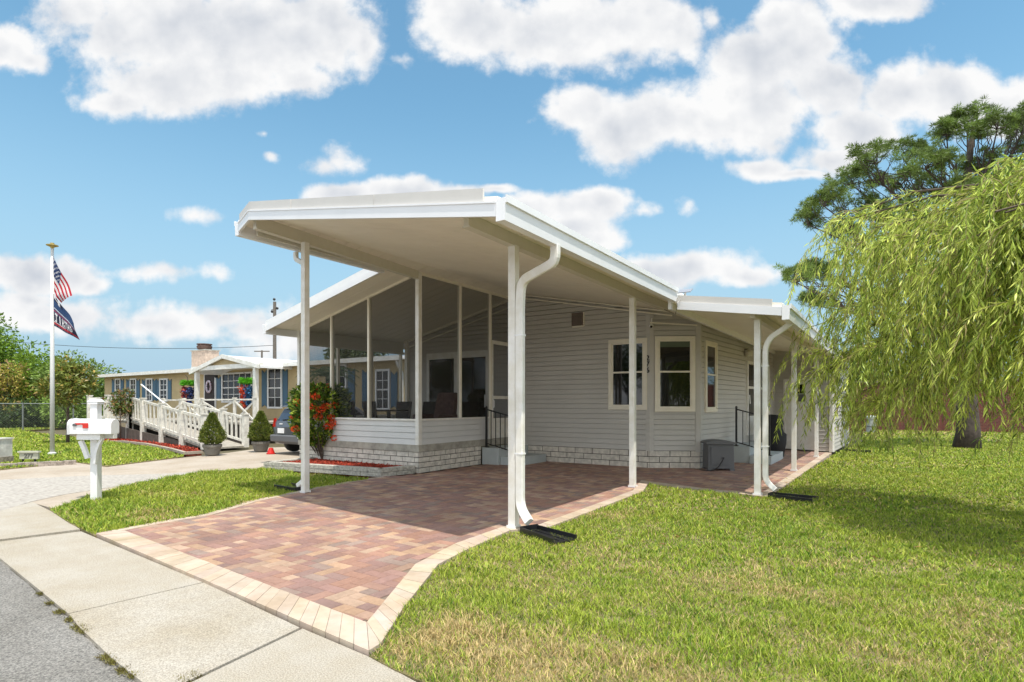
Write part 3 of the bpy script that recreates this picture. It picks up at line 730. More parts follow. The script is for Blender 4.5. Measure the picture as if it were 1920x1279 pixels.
# wall vent, security lamp beside bay window, porch lantern
a0, zt = WAr.px(1074, 588); a1, zb = WAr.px(1094, 610)
m = MB(); WAr.bx(m, a0, a1, zb, zt, .0, .07)
for k in range(5): WAr.bx(m, a0+.01, a1-.01, zb+.03+k*(zt-zb-.05)/5, zb+.045+k*(zt-zb-.05)/5, .07, .085)
part('wall_vent', m, mat('vent_brown', (.15, .115, .095), .6), H)
m = MB(); WAr.bx(m, a1-.002, a1+.035, zb-.02, zt+.01, .0, .03); WAr.bx(m, a0, a1, zb-.045, zb-.002, 0, .03); part('vent_frame', m, CREAM, H)

# house number 276, digits stacked on the corner board
def text_mesh(name, txt, size, mat_, parent, loc, rot, ext=.004, align='CENTER'):
    cu = bpy.data.curves.new(name, 'FONT'); cu.body = txt; cu.size = size; cu.extrude = ext; cu.align_x = align; cu.align_y = 'CENTER'; cu.offset = size*.03
    tmp = bpy.data.objects.new(name+'_tmp', cu); COL.objects.link(tmp)
    dg = bpy.context.evaluated_depsgraph_get(); me = bpy.data.meshes.new_from_object(tmp.evaluated_get(dg)); bpy.data.objects.remove(tmp); bpy.data.curves.remove(cu)
    me.name = name; o = bpy.data.objects.new(name, me); COL.objects.link(o); me.materials.clear(); me.materials.append(mat_)
    if parent: o.parent = parent
    o.location = Vector(loc)-wloc(parent); o.rotation_euler = rot; return o
ang = math.atan2(WC1.t[1], WC1.t[0])
_, zc = WC1.px(1222, 684)
for i, dch in enumerate('276'):
    text_mesh('house_number', dch, .17, BLACK, H, (WAr.P(WAr.L-.035, 0)[0], WAr.P(WAr.L, 0)[1]-.040, zc+.15-i*.14), (R(90), 0, 0))

# --- screened porch
PX0, PX1, PY0, PY1 = -12.52, -8.45, 9.10, 12.75
WF = Wall((PX0, PY0), (PX1, PY0)); WS = Wall((PX1, PY0), (PX1, PY1)); WL = Wall((PX0, PY1), (PX0, PY0))
part('porch_floor', MB().box((PX0, PY0, .45), (PX1, PY1-.0, .60)), CONCB, H)
m = MB(); m.prism([(PX0-.02, PY0-.035), (PX1+.035, PY0-.035), (PX1+.035, 11.3), (PX1-.1, 11.3), (PX1-.1, PY0+.1), (PX0-.02, PY0+.1)], .46, .612); part('slab_edge', m, CONCB, H)
DV = 11.69   # where the screen door frame begins
multi('skirting', WF.blocks(0, .458, 4, .36), H); multi('skirting', WS.blocks(0, .458, 4, .36, a1=11.32-PY0), H); multi('skirting', WL.blocks(0, .458, 4, .36), H)
part('knee_wall', WF.siding(.612, 1.135, 1.135, .131), SIDEW, H)
part('knee_wall', WS.siding(.612, 1.135, 1.135, .131, a1=DV-PY0), SIDEW, H)
part('knee_wall', WL.siding(.612, 1.135, 1.135, .131), SIDEW, H)
m = MB(); WF.bx(m, -.03, WF.L+.03, 1.13, 1.17, -.05, .05); WS.bx(m, .02, DV-PY0, 1.131, 1.171, -.05, .05); WL.bx(m, 0, WL.L, 1.129, 1.169, -.05, .05); part('sill', m, WHITE, H)
def vpost(x, y, w, d, z0, z1, m_=WHITE, nm='porch_post'): return part(nm, MB().box((x-w/2, y-d/2, z0), (x+w/2, y+d/2, z1)), m_, H)
vpost(PX1, PY0+.0, .095, .105, .612, zs(PX1)); vpost(PX0, PY0, .09, .09, .612, zs(PX0))
def mull(a, b): part('mullion', MB().box(a, b), CREAM, H)
for x in (-11.27, -9.97): mull((x-.025, PY0-.045, 1.17), (x+.025, PY0+.045, zs(x)))
for y, z0 in ((10.5, 1.17), (DV+.02, .612), (12.70, .612)): mull((PX1-.045, y-.025, z0), (PX1+.045, y+.025, zs(PX1)))
for y in (10.3, 11.5, 12.68): mull((PX0-.04, y-.035, 1.17), (PX0+.04, y+.035, zs(PX0)))
mull((-12.30, PY1-.12, .612), (-12.2, PY1-.02, zs(-12.25)))
m = MB(); m.box((PX0-.05, PY0, 3.08), (PX0+.05, PY1, 3.36)); m.box((PX0+.02, PY0, 3.0), (PX0+.10, PY1, 3.07)); part('eave_beam', m, SOFFB, H)
m = MB(); m.beam((PX0, PY0, zs(PX0)-.02), (PX1, PY0, zs(PX1)-.02), .08, .05); m.beam((PX1, PY0, zs(PX1)-.02), (PX1, PY1, zs(PX1)-.02), .08, .06); part('head_rail', m, CREAM, H)
def quad(pts): return MB().add(pts, [tuple(range(len(pts)))])
for a, b in ((PX0+.04, -11.295), (-11.245, -9.995), (-9.945, PX1-.05)):
    part('screen', quad([(a, PY0, 1.17), (b, PY0, 1.17), (b, PY0, zs(b)-.04), (a, PY0, zs(a)-.04)]), SCREEN, H)
for a, b in ((PY0+.05, 10.475), (10.525, DV-.01)):
    part('screen', quad([(PX1, a, 1.17), (PX1, b, 1.17), (PX1, b, zs(PX1)-.05), (PX1, a, zs(PX1)-.05)]), SCREEN, H)
part('screen', quad([(PX1, DV+.05, 3.12), (PX1, 12.67, 3.12), (PX1, 12.67, zs(PX1)-.05), (PX1, DV+.05, zs(PX1)-.05)]), SCREEN, H)
for a, b in ((PY0+.04, 10.265), (10.335, 11.465), (11.535, 12.645)):
    part('screen', quad([(PX0, a, 1.17), (PX0, b, 1.17), (PX0, b, 3.08), (PX0, a, 3.08)]), SCREEN, H)
# screen door
d0, d1 = DV+.055, 12.66
m = MB()
for (a, b, z0, z1) in ((d0, d1, 3.02, 3.11), (d0, d0+.075, .62, 3.02), (d1-.075, d1, .62, 3.02), (d0+.075, d1-.075, 1.62, 1.70), (d0+.075, d1-.075, .62, .72)):
    m.box((PX1-.03, a, z0), (PX1+.035, b, z1))
f = part('screen_door', m, WHITE, H)
part('kick_panel', MB().box((PX1-.012, d0+.075, .72), (PX1+.012, d1-.075, 1.13)), WHITE, f)
for z0, z1 in ((1.13, 1.62), (1.70, 3.02)): part('screen', quad([(PX1, d0+.075, z0), (PX1, d1-.075, z0), (PX1, d1-.075, z1), (PX1, d0+.075, z1)]), SCREEN, f)
m = MB().tube([(PX1+.04, d0+.04, 1.62), (PX1+.08, d0+.04, 1.57), (PX1+.08, d0+.04, 1.42), (PX1+.04, d0+.04, 1.38)], .012); part('handle', m, WHITE2, f)

# ================================================================== VEGETATION
def leafcloud(P, Dv, Lg, Wd, curl=.0, up=None, seed=1):
    """leaves as bent diamonds. P base (n,3), Dv direction (n,3), Lg, Wd (n,). returns V, F(quads)"""
    r = np.random.default_rng(seed); n = len(P)
    Dv = Dv/np.linalg.norm(Dv, axis=1, keepdims=True)
    rv = r.normal(size=(n, 3)) if up is None else up+r.normal(size=(n, 3))*.35
    S = np.cross(Dv, rv); S /= np.linalg.norm(S, axis=1, keepdims=True)+1e-9
    Nn = np.cross(S, Dv)
    Lg = Lg[:, None]; Wd = Wd[:, None]
    V = np.stack([P, P+Dv*Lg*.45+S*Wd*.5+Nn*Lg*curl, P+Dv*Lg, P+Dv*Lg*.45-S*Wd*.5+Nn*Lg*curl], 1).reshape(-1, 3)
    F = np.arange(n*4).reshape(n, 4)
    return V, F
def tints(n, base, var=.25, yel=None, pyel=0, seed=3):
    r = np.random.default_rng(seed); c = np.array(base)[None, :]*(1+r.normal(size=(n, 1))*var).clip(.4, 1.8)
    if yel is not None:
        m = r.random(n) < pyel; c[m] = np.array(yel)*(1+r.normal(size=(m.sum(), 1))*var).clip(.4, 1.8)
    return c
def broadleaf(name, label, cat, base, crown, hgt, rad, nleaf, lsize, col, group=None, trunk_r=.12, col2=None, p2=.2, low=.35, clumps=26, seed=1, squash=.75, limbs=True, lean=(0, 0)):
    """tree or shrub: trunk, limbs and a crown made of leaf clumps. base=(x,y), crown centre height = crown"""
    r = np.random.default_rng(seed); bx, by = base
    T = thing(name, label, cat, (bx, by, 0), group)
    C = []
    for k in range(clumps):
        th = r.random()*2*math.pi; ph = math.acos(1-r.random()*1.7) ; rr = (r.random()**.4)
        C.append((bx+lean[0]+rad*rr*math.sin(ph)*math.cos(th)*.82, by+lean[1]+rad*rr*math.sin(ph)*math.sin(th)*.82, crown+(hgt-crown)*rr*math.cos(ph)*.85, rad*(.24+.20*r.random())))
    m = MB(); m.tube([(bx, by, -.05), (bx+.03*rad, by, crown*.35), (bx+lean[0]*.4, by+lean[1]*.4, crown*.8)], [trunk_r*1.25, trunk_r, trunk_r*.75], 9)
    if limbs:
        for (x, y, z, cr) in C[::2]:
            a = Vector((bx+lean[0]*.2, by+lean[1]*.2, crown*(.45+.25*r.random()))); b = Vector((x, y, z)); mid = a.lerp(b, .5)+Vector((0, 0, -.05*rad))
            m.tube([a, mid, b], [trunk_r*.45, trunk_r*.28, trunk_r*.08], 5, cap=False)
    part('trunk', m, BARK, T, smooth=True)
    Ps = []; Dd = []; Cc = []
    for (x, y, z, cr) in C:
        n = int(nleaf/clumps*(.6+.8*r.random())); d = r.normal(size=(n, 3)); d /= np.linalg.norm(d, axis=1, keepdims=True)
        rr = cr*(.35+.75*r.random(n)**.6)[:, None]; p = np.array([x, y, z])+d*rr*np.array([1, 1, squash]); Ps.append(p); Dd.append(d+r.normal(size=(n, 3))*.7+np.array([0, 0, -.15]))
        Cc.append(np.tile(np.array(col)*(.8+.4*r.random()), (n, 1)))
    P = np.concatenate(Ps); Dv = np.concatenate(Dd); cc = np.concatenate(Cc); n = len(P)
    cc = cc*(1+r.normal(size=(n, 1))*.22).clip(.5, 1.7)
    if col2 is not None:
        k = r.random(n) < p2; cc[k] = np.array(col2)*(1+r.normal(size=(k.sum(), 1))*.25).clip(.5, 1.6)
    V, F = leafcloud(P, Dv, lsize*(.6+.8*r.random(n)), lsize*.5*(.6+.8*r.random(n)), .1, seed=seed)
    npmesh('crown' if hgt > 2.2 else 'foliage', V, F, LEAF, T, col=np.repeat(cc, 4, 0)).parent = T
    return T

# ---- grass blades
STRAW = np.array((.56, .43, .20)); GRN = np.array((.165, .295, .022)); YGR = np.array((.385, .435, .055)); DGR = np.array((.06, .15, .010))
def grass_patch(name, label, poly, rings, dry=None, seed=1, bright=0., hk=1.):
    r = np.random.default_rng(seed); xs = np.array([p[0] for p in poly]); ys = np.array([p[1] for p in poly])
    AP_, AD, AW, AH = [], [], [], []
    for (r0, r1, dens_, w, h) in rings:
        # uniform in the wedge seen by the camera plus a margin
        tan = 1.02; area = tan*(r1*r1-r0*r0); n = int(area*dens_)
        dep = np.sqrt(r0*r0+(r1*r1-r0*r0)*r.random(n)); lat = dep*(r.random(n)*2-1)*tan
        x = lat*RT[0]+dep*FW[0]; y = lat*RT[1]+dep*FW[1]
        k = inpoly(x, y, poly); x = x[k]; y = y[k]; n = len(x)
        if not n: continue
        AP_.append(np.stack([x, y, np.zeros(n)-.004], 1)); AW.append(np.full(n, w)*(.7+.6*r.random(n))); AH.append(np.full(n, h*hk)*(.55+.8*r.random(n)))
    P = np.concatenate(AP_); Wd = np.concatenate(AW); Hh = np.concatenate(AH); n = len(P); x, y = P[:, 0], P[:, 1]
    a = r.random(n)*2*math.pi; S = np.stack([np.cos(a), np.sin(a), np.zeros(n)], 1); b = r.random(n)*2*math.pi
    lean_ = (.25+.75*r.random(n)); tip = np.stack([np.cos(b)*Hh*lean_, np.sin(b)*Hh*lean_, Hh*(.55+.4*r.random(n))], 1)
    clump = ngrid(x+50, y+50, .13, 5)*.7+ngrid(x+50, y+50, .45, 6)*.3; clump = np.clip((clump-.5)*1.7+.5, 0, 1.15)
    Hm = (.55+.80*clump)[:, None]; tip *= Hm
    mid = tip*np.array([.35, .35, .62])
    V = np.stack([P-S*Wd[:, None]*.5, P+S*Wd[:, None]*.5, P+mid+S*Wd[:, None]*.42, P+tip, P+mid-S*Wd[:, None]*.42], 1)
    o = (np.arange(n)*5)[:, None]
    F = np.concatenate([o+np.array([0, 1, 2, 4]), o+np.array([4, 2, 3, 3])], 1).reshape(-1, 4)
    # quads with a doubled tip are stored as triangles instead
    pat = ngrid(x+100, y+100, 1.1, 11)*.5+ngrid(x+100, y+100, .38, 12)*.3+ngrid(x+100, y+100, 3.1, 13)*.2
    c = YGR[None]*(pat[:, None])+GRN[None]*(1-pat[:, None])
    mixv = r.random(n); c = np.where((mixv < .18)[:, None], YGR[None]*1.15, c); c = np.where((mixv > .86)[:, None], DGR[None], c)
    dr = dry(x, y) if dry else np.zeros(n)
    dr = np.clip(dr+(ngrid(x+70, y+20, .5, 31)-.62)*1.2*(dr > .01), 0, 1)
    isdry = r.random(n) < (.05+dr*.85); c = np.where(isdry[:, None], STRAW[None]*(.75+.5*r.random((n, 1))), c)
    c = c*(1+bright)*(1+r.normal(size=(n, 1))*.16).clip(.5, 1.5)
    me = bpy.data.meshes.new(name); V = V.reshape(-1, 3).astype(np.float32)
    nl = n*7; li = np.concatenate([o+np.array([0, 1, 2, 4]), o+np.array([4, 2, 3])], 1).ravel().astype(np.int32)
    me.vertices.add(n*5); me.vertices.foreach_set('co', V.ravel()); me.loops.add(nl); me.loops.foreach_set('vertex_index', li)
    me.polygons.add(n*2); ls = np.stack([np.arange(n)*7, np.arange(n)*7+4], 1).ravel().astype(np.int32); me.polygons.foreach_set('loop_start', ls)
    me.polygons.foreach_set('use_smooth', np.ones(n*2, bool)); me.update(calc_edges=True)
    ca = me.color_attributes.new('tint', 'FLOAT_COLOR', 'POINT'); c4 = np.ones((n*5, 4), np.float32); c4[:, :3] = np.repeat(c, 5, 0); ca.data.foreach_set('color', c4.ravel())
    ob = bpy.data.objects.new(name, me); COL.objects.link(ob); me.materials.append(GRASS)
    tag(ob, label, 'grass', kind='stuff'); return n
def bump2(x, y, c, rx, ry): return np.exp(-(((x-c[0])/rx)**2+((y-c[1])/ry)**2))
def dryR(x, y):
    d = .85*bump2(x, y, g(930, 1240), .6, .35)+.7*bump2(x, y, g(1250, 1270), 1.2, .35)+.5*bump2(x, y, g(1060, 1180), .7, .35)+.4*bump2(x, y, g(790, 1200), .2, .5)
    d += .35*bump2(x, y, g(1880, 1130), .8, .5)+.3*bump2(x, y, g(1300, 1080), 1.5, .5)+.22*bump2(x, y, g(1100, 960), .5, .8)+.6*bump2(x, y, g(1760, 812), 3, 2.5)+.25*bump2(x, y, g(1600, 1200), 1.2, .5)
    return d
def dryL(x, y): return .45*bump2(x, y, g(430, 950), 1.6, .25)+.35*bump2(x, y, g(620, 893), 1.2, .4)+.3*bump2(x, y, g(300, 965), .8, .3)
RG = [(2.1, 3.2, 11000, .0045, .045), (3.2, 5, 7500, .0055, .048), (5, 8, 3600, .008, .05), (8, 13, 1500, .013, .055), (13, 22, 520, .024, .06), (22, 45, 110, .05, .07)]
grass_patch('grass', 'short green lawn grass with dry straw patches right of the driveway', LAWN_R, RG, dryR, 1)
grass_patch('grass', 'short grass of the small lawn under the mailbox', LAWN_L, [(3, 22, 3000, .010, .07)], dryL, 2)
grass_patch('grass', 'bright green grass around the flagpole', LAWN_N, [(10, 22, 620, .024, .07), (22, 42, 160, .045, .08)], None, 3, bright=.05)
# moss and weed tufts along the open slab edges
mo = []
for (px_, py_, s_) in ((200, 1228, .05), (212, 1236, .05), (232, 1252, .05), (250, 1262, .04), (75, 1110, .03), (92, 1128, .03), (112, 1144, .04), (130, 1158, .04), (150, 1172, .07), (160, 1180, .05), (345, 1272, .06), (365, 1262, .05)):
    x, y = g(px_, py_); n = int(260*s_/.05); mo.append(np.stack([x+rng.normal(size=n)*s_*.55, y+rng.normal(size=n)*s_*.3, np.full(n, -.02)], 1))
P = np.concatenate(mo); n = len(P); d = rng.normal(size=(n, 3)); d[:, 2] = abs(d[:, 2])+.4
V, F = leafcloud(P, d, .010+.022*rng.random(n), np.full(n, .005)); ob = npmesh('weed', V, F, LEAF, None, col=np.repeat(tints(n, (.22, .20, .05), .3, (.13, .10, .04), .3), 4, 0)); tag(ob, 'moss and weeds growing in the slab joints', 'weeds', kind='stuff')

# ---- willow at the right edge: trunk out of frame, long hanging branches
def willow():
    r = np.random.default_rng(21); bx, by = 4.1, 8.9
    T = thing('willow_tree', 'large drooping willow with narrow yellow green leaves at the right edge', 'tree', (bx, by, 0))
    m = MB(); m.tube([(bx, by, -.1), (bx+.05, by, 1.0), (bx-.1, by+.1, 2.2), (bx-.2, by+.2, 3.6)], [.27, .21, .18, .12], 10)
    tips = []; limbs = []
    for k in range(30):
        th = r.random()*2*math.pi; a = Vector((bx-.1, by+.1, 1.9+1.5*r.random())); rad = 1.3+2.8*r.random()**.7; top = 3.7+1.5*r.random()*(1.2-rad/5)
        b = Vector((bx+math.cos(th)*rad*.5, by+math.sin(th)*rad*.5, top*.92)); c = Vector((bx+math.cos(th)*rad, by+math.sin(th)*rad, top*.86))
        pts = [a.lerp(b, .5)+Vector((0, 0, .25)), b, b.lerp(c, .5)+Vector((0, 0, .12)), c]
        m.tube([a]+pts, [.075, .05, .035, .022, .01], 5, cap=False); limbs.append([a]+pts)
    # limbs reaching out over the lawn, where the canopy hangs in view
    for (px_, py_, dp) in [(1570, 455, 9.6), (1560, 400, 9.8), (1580, 520, 9.4), (1525, 600, 10.6), (1520, 700, 10.0), (1545, 650, 9.6), (1590, 400, 9.0), (1640, 415, 8.4), (1700, 400, 8.8), (1760, 385, 7.8), (1820, 345, 7.4), (1885, 290, 7.0), (1930, 320, 6.6), (1900, 300, 7.4), (1800, 370, 6.9), (1850, 350, 7.1),
        (1610, 470, 9.4), (1660, 440, 8.0), (1720, 430, 9.6), (1780, 420, 7.2), (1850, 400, 8.6), (1910, 420, 6.6), (1600, 570, 8.8), (1650, 540, 10.2), (1700, 560, 7.8), (1760, 520, 9.4), (1830, 530, 7.0), (1900, 520, 8.4),
        (1580, 660, 9.9), (1640, 640, 8.4), (1710, 650, 9.6), (1770, 640, 7.6), (1840, 640, 9.2), (1900, 640, 7.2), (1960, 600, 6.4), (1980, 450, 6.4), (1690, 720, 8.6), (1640, 750, 9.0), (1600, 730, 10.2), (1720, 700, 8.8), (1860, 380, 6.7), (1920, 400, 6.4), (1800, 470, 6.9), (1900, 560, 6.3), (1960, 520, 6.2), (2000, 380, 6.2), (1830, 430, 6.6), (1960, 700, 7.0), (2020, 520, 6.0)]:
        a = Vector((bx-.1, by+.1, 2.0+1.4*r.random())); dp -= .8; c = Vector(at(px_, py_+12, dp)); b = a.lerp(c, .55)+Vector((0, 0, .45)); pts = [a.lerp(b, .5)+Vector((0, 0, .25)), b, b.lerp(c, .5)+Vector((0, 0, .15)), c]
        m.tube([a]+pts, [.06, .042, .026, .015, .006], 5, cap=False); limbs.append([a]+pts)
    part('trunk', m, BARK, T, smooth=True)
    tw = MB(); LP, LD_, LL, LC = [], [], [], []
    for li, lb in enumerate(limbs):
        aimed = li >= 30; ns = 25 if aimed else 10
        for s_ in range(ns):
            t = (.62+.38*r.random()**.7) if aimed else (.3+.7*r.random()**.8); seg = min(len(lb)-2, int(t*(len(lb)-1))); u = t*(len(lb)-1)-seg; p0 = lb[seg].lerp(lb[seg+1], u)
            out = Vector((p0.x-bx, p0.y-by, 0)); out = out.normalized() if out.length > .1 else Vector((1, 0, 0))
            dth = r.normal()*.8; ca, sa = math.cos(dth), math.sin(dth); out = Vector((out.x*ca-out.y*sa, out.x*sa+out.y*ca, 0))
            ln = .75+1.25*r.random(); 
            if p0.z < 3: ln *= .85
            sp = .3+.9*r.random(); pts = []; p = p0.copy(); v = out*sp+Vector((0, 0, .25+.2*r.normal())); nseg = 12
            for q in range(nseg+1):
                pts.append(p.copy()); v = v*.80+Vector((r.normal()*.11, r.normal()*.11, -.18)); p = p+v.normalized()*(ln/nseg)
                if p.z < .75: break
            if len(pts) < 4: continue
            if s_ % 3 == 0: tw.tube(pts, [.007]*2+[.0035]*(len(pts)-2), 3, cap=False)
            young = r.random(); L_ = 0
            for q in range(1, len(pts)):
                a_, b_ = pts[q-1], pts[q]; d = (b_-a_).normalized(); nn = 4
                for z_ in range(nn):
                    pp = a_.lerp(b_, (z_+r.random())/nn); sd = Vector(r.normal(size=3)); sd = (sd-d*sd.dot(d)).normalized()
                    dd = d*.85+sd*.5+Vector((0, 0, -.3)); LP.append(pp); LD_.append(dd); LL.append(.075+.08*r.random()); LC.append(young)
    part('twig', tw, mat('twig_bark', (.30, .25, .11), .8), T)
    P = np.array([tuple(p) for p in LP]); Dv = np.array([tuple(p) for p in LD_]); Lg = np.array(LL); n = len(P); yc = np.array(LC)[:, None]
    V, F = leafcloud(P, Dv, Lg, .013+.005*r.random(n), .06, seed=4)
    c = np.array((.33, .43, .06))*(1-yc)+np.array((.64, .68, .15))*yc; c = c*(1+r.normal(size=(n, 1))*.28).clip(.4, 1.6); k_ = r.random(n) < .10; c[k_] = np.array((.12, .20, .02)); k_ = r.random(n) < .05; c[k_] = np.array((.42, .34, .14))
    npmesh('crown', V, F, mat('willow_leaf', (.3, .4, .05), .45, attr=True, transl=.36, spec=.4), T, col=np.repeat(c, 4, 0)).parent = T
    print('willow leaves', n)
willow()

# a few shed leaves on the patio edge and lawn
n = 260; x = rng.uniform(-2.6, 2.2, n); y = rng.uniform(5.5, 12.5, n); d = rng.normal(size=(n, 3)); d[:, 2] *= .15
P = np.stack([x, y, np.where(x < -1.5, .026, .035)+rng.random(n)*.01], 1); V, F = leafcloud(P, d, .06+.05*rng.random(n), np.full(n, .012), .05)
ob = npmesh('fallen_leaves', V, F, LEAF, None, col=np.repeat(tints(n, (.42, .36, .10), .3, (.30, .17, .06), .4), 4, 0)); tag(ob, 'thin shed willow leaves scattered on the lawn and patio edge', 'leaves', kind='stuff')

# ---- pine behind, spreading crown on a stout trunk
def pine():
    r = np.random.default_rng(5); bx, by = g(1812, 840)
    T = thing('pine_tree', 'tall spreading pine with open tufted crown behind the willow', 'tree', (bx, by, 0))
    m = MB(); tp = [(bx, by, -.1), (bx+.05, by, .6), (bx-.1, by, 3), (bx+.1, by+.1, 6), (bx, by, 9), (bx+.2, by, 11)]
    m.tube(tp, [.42, .33, .27, .22, .13, .05], 10)
    tuf = []
    def limb(a, b, r0, depth):
        a, b = Vector(a), Vector(b); n = 5; L_ = (b-a).length
        pts = [a.lerp(b, k/n)+(Vector(r.normal(size=3))*.06*L_*(1 if depth < 2 else .6)+Vector((0, 0, -.10*L_*math.sin(math.pi*k/n) if depth == 2 else 0)) if 0 < k < n else Vector((0, 0, 0))) for k in range(n+1)]
        m.tube(pts, [r0*(1-.8*k/n) for k in range(n+1)], 5, cap=False); return pts
    # foliage pads as seen from the street: (px, py, depth offset, pad half width m, half height m)
    dep0 = bx*FW[0]+by*FW[1]
    tg = [(1492, 512, -1, .55, .45), (1530, 500, 0, .5, .3), (1520, 555, 0, .3, .2), (1515, 405, 0, .45, .6), (1545, 370, -1, .6, .6), (1580, 430, 1, .5, .4), (1595, 330, 1, .7, .45), (1640, 290, -1, .8, .45), (1690, 330, .5, .8, .5), (1620, 385, 1, .7, .4),
        (1690, 275, 2, .6, .35), (1735, 300, -2, .7, .4), (1750, 350, 1, .7, .5), (1690, 400, -1, .6, .5), (1775, 240, 0, .5, .25), (1815, 212, 1, .6, .3), (1870, 225, -1, .7, .35), (1915, 240, 1, .6, .4), (1850, 300, 0, .8, .35), (1900, 330, 2, .8, .4), (1960, 270, 0, .9, .5), (2020, 330, 1, .9, .5), (1800, 360, -2, .7, .5), (2060, 420, 0, .9, .6), (1880, 410, 1, .8, .5), (1650, 470, 2, .5, .4), (1930, 205, 0, .5, .25)]
    forks = {}
    for (px_, py_, dd, w_, h_) in tg:
        e = Vector(at(px_, py_+8, dep0+dd)); h0 = max(3.2, min(9, 2.0+(e.z-1.5)*.62)); L0 = limb((bx, by, h0), tuple(e-Vector((0, 0, .15))), .085, 2)
        nb_ = int(9+w_*13)
        for q in range(nb_):
            a_ = L0[3 + int(r.random()*3)] if r.random() < .8 else L0[2]; th_ = r.random()*6.283; rr_ = math.sqrt(r.random())
            tip = e+Vector((math.cos(th_)*w_*rr_*1.1, math.sin(th_)*w_*rr_*1.1, h_*(1-rr_*rr_)*.8+r.normal()*.12*h_-.05)); P_ = limb(tuple(a_), tuple(tip), .022, 1)
            for z_ in range(5): tuf.append(P_[-1-(z_ > 3)]+Vector(r.normal(size=3))*.11)
    part('trunk', m, mat('pine_bark', (.06, .047, .038), .95, var=.4, vscale=9, bump=1., bscale=14), T, smooth=True)
    tz = np.array([tuple(p) for p in tuf]); 
    if len(tz) > 7500: tz = tz[r.permutation(len(tz))[:7500]]
    k = 48; P = np.repeat(tz, k, 0); n = len(P); d = r.normal(size=(n, 3)); d[:, 2] = d[:, 2]*.8+.55; d /= np.linalg.norm(d, axis=1, keepdims=True)
    V, F = leafcloud(P+d*.02, d, .11+.09*r.random(n), np.full(n, .017), 0, seed=8)
    c = np.repeat(np.array((.14, .205, .04))*(1+r.normal(size=(len(tz), 1))*.3).clip(.5, 1.7), k, 0)
    npmesh('crown', V, F, LEAF, T, col=np.repeat(c, 4, 0)).parent = T
    print('pine tufts', len(tz))
pine()

# ---- trees and shrubs along the left
def tree_px(name, label, px_, py_top, dep, rad, **k):
    x, y, z = at(px_, py_top, dep); return broadleaf(name, label, 'tree', (x, y), k.pop('crown', z*.55), z, rad, **k)
GL = 'trees and bushes beyond the chain link fence'
tree_px('oak_tree', 'tall full green tree at the left edge beyond the fence', -30, 598, 38, 3.3, nleaf=9000, lsize=.26, col=(.17, .28, .03), clumps=30, seed=11, group=GL, squash=.9)
tree_px('oak_tree', 'bright green tree left of the flagpole, lower than its left neighbour', 72, 643, 38, 2.5, nleaf=7500, lsize=.24, col=(.20, .31, .035), clumps=26, seed=12, group=GL, squash=.9, crown=2.6)
tree_px('broadleaf_tree', 'airy grey green tree right of the flagpole with thin branches', 150, 648, 38, 2.7, nleaf=6000, lsize=.22, col=(.17, .25, .05), clumps=24, seed=13, group=GL, crown=2.8)
tree_px('flowering_tree', 'yellow and brown tinged tree at the far left edge', 5, 680, 35.5, 1.9, nleaf=4200, lsize=.2, col=(.36, .30, .06), col2=(.30, .19, .09), p2=.2, clumps=20, seed=14, group=GL, crown=1.9)
tree_px('shrub', 'pale green bushes growing through the fence beside the flagpole', 60, 752, 36, 2.3, nleaf=4500, lsize=.2, col=(.23, .33, .07), clumps=18, seed=15, group=GL, crown=.9, squash=1)
tree_px('shrub', 'dark green hedge bush at the foot of the fence', 15, 755, 35, 1.9, nleaf=4000, lsize=.2, col=(.06, .10, .03), clumps=16, seed=16, group=GL, crown=.9, squash=1)
tree_px('shrub', 'light green bush behind the magnolia', 128, 745, 36, 2.0, nleaf=3600, lsize=.2, col=(.22, .33, .06), clumps=16, seed=17, group=GL, crown=.9, squash=1)
bx, by = g(127, 831)
broadleaf('magnolia_tree', 'small magnolia with olive and bronze leaves left of the mailbox', 'tree', (bx, by), 2.2, 3.35, .95, 2600, .17, (.17, .20, .035), trunk_r=.05, col2=(.42, .30, .08), p2=.16, clumps=24, seed=18)
bx, by = g(216, 826)
broadleaf('shrub', 'reddish green shrub beside the low end of the wooden ramp', 'shrub', (bx-.3, by+.3), 1.5, 2.15, .75, 1300, .13, (.12, .17, .035), trunk_r=.03, col2=(.26, .14, .05), p2=.3, clumps=14, seed=19)
for (px_, pt, dp, rd, lb, sd_) in ((5, 735, 75, 9, 'distant green tree line seen behind the left fence', 23), (190, 742, 80, 8, 'distant dark trees beside the tan house corner', 24)):
    tree_px('tree', lb, px_, pt, dp, rd, nleaf=4000, lsize=.7, col=(.09, .15, .03), clumps=24, seed=sd_, crown=1.5)
# behind the neighbour's roof, glimpsed through the porch screens
x, y, z = at(662, 628, 38); broadleaf('oak_tree', 'dark oak behind the tan house, seen through the porch screen', 'tree', (x, y), z*.8, z, 2.3, 3500, .24, (.07, .10, .03), clumps=20, seed=25)
# right side, behind the willow
for (px_, pt, dp, rd, lb, sd_, cl) in ((1640, 640, 42, 4, 'bushy green tree behind the brick wall, left', 26, (.12, .18, .03)), (1780, 560, 44, 5, 'tall green tree behind the brick wall, middle', 27, (.10, .16, .03)), (1930, 520, 40, 5, 'leafy green tree behind the brick wall at the right edge', 28, (.12, .19, .03))):
    tree_px('broadleaf_tree', lb, px_, pt, dp, rd, nleaf=5000, lsize=.28, col=cl, clumps=26, seed=sd_, group='trees behind the brick wall')
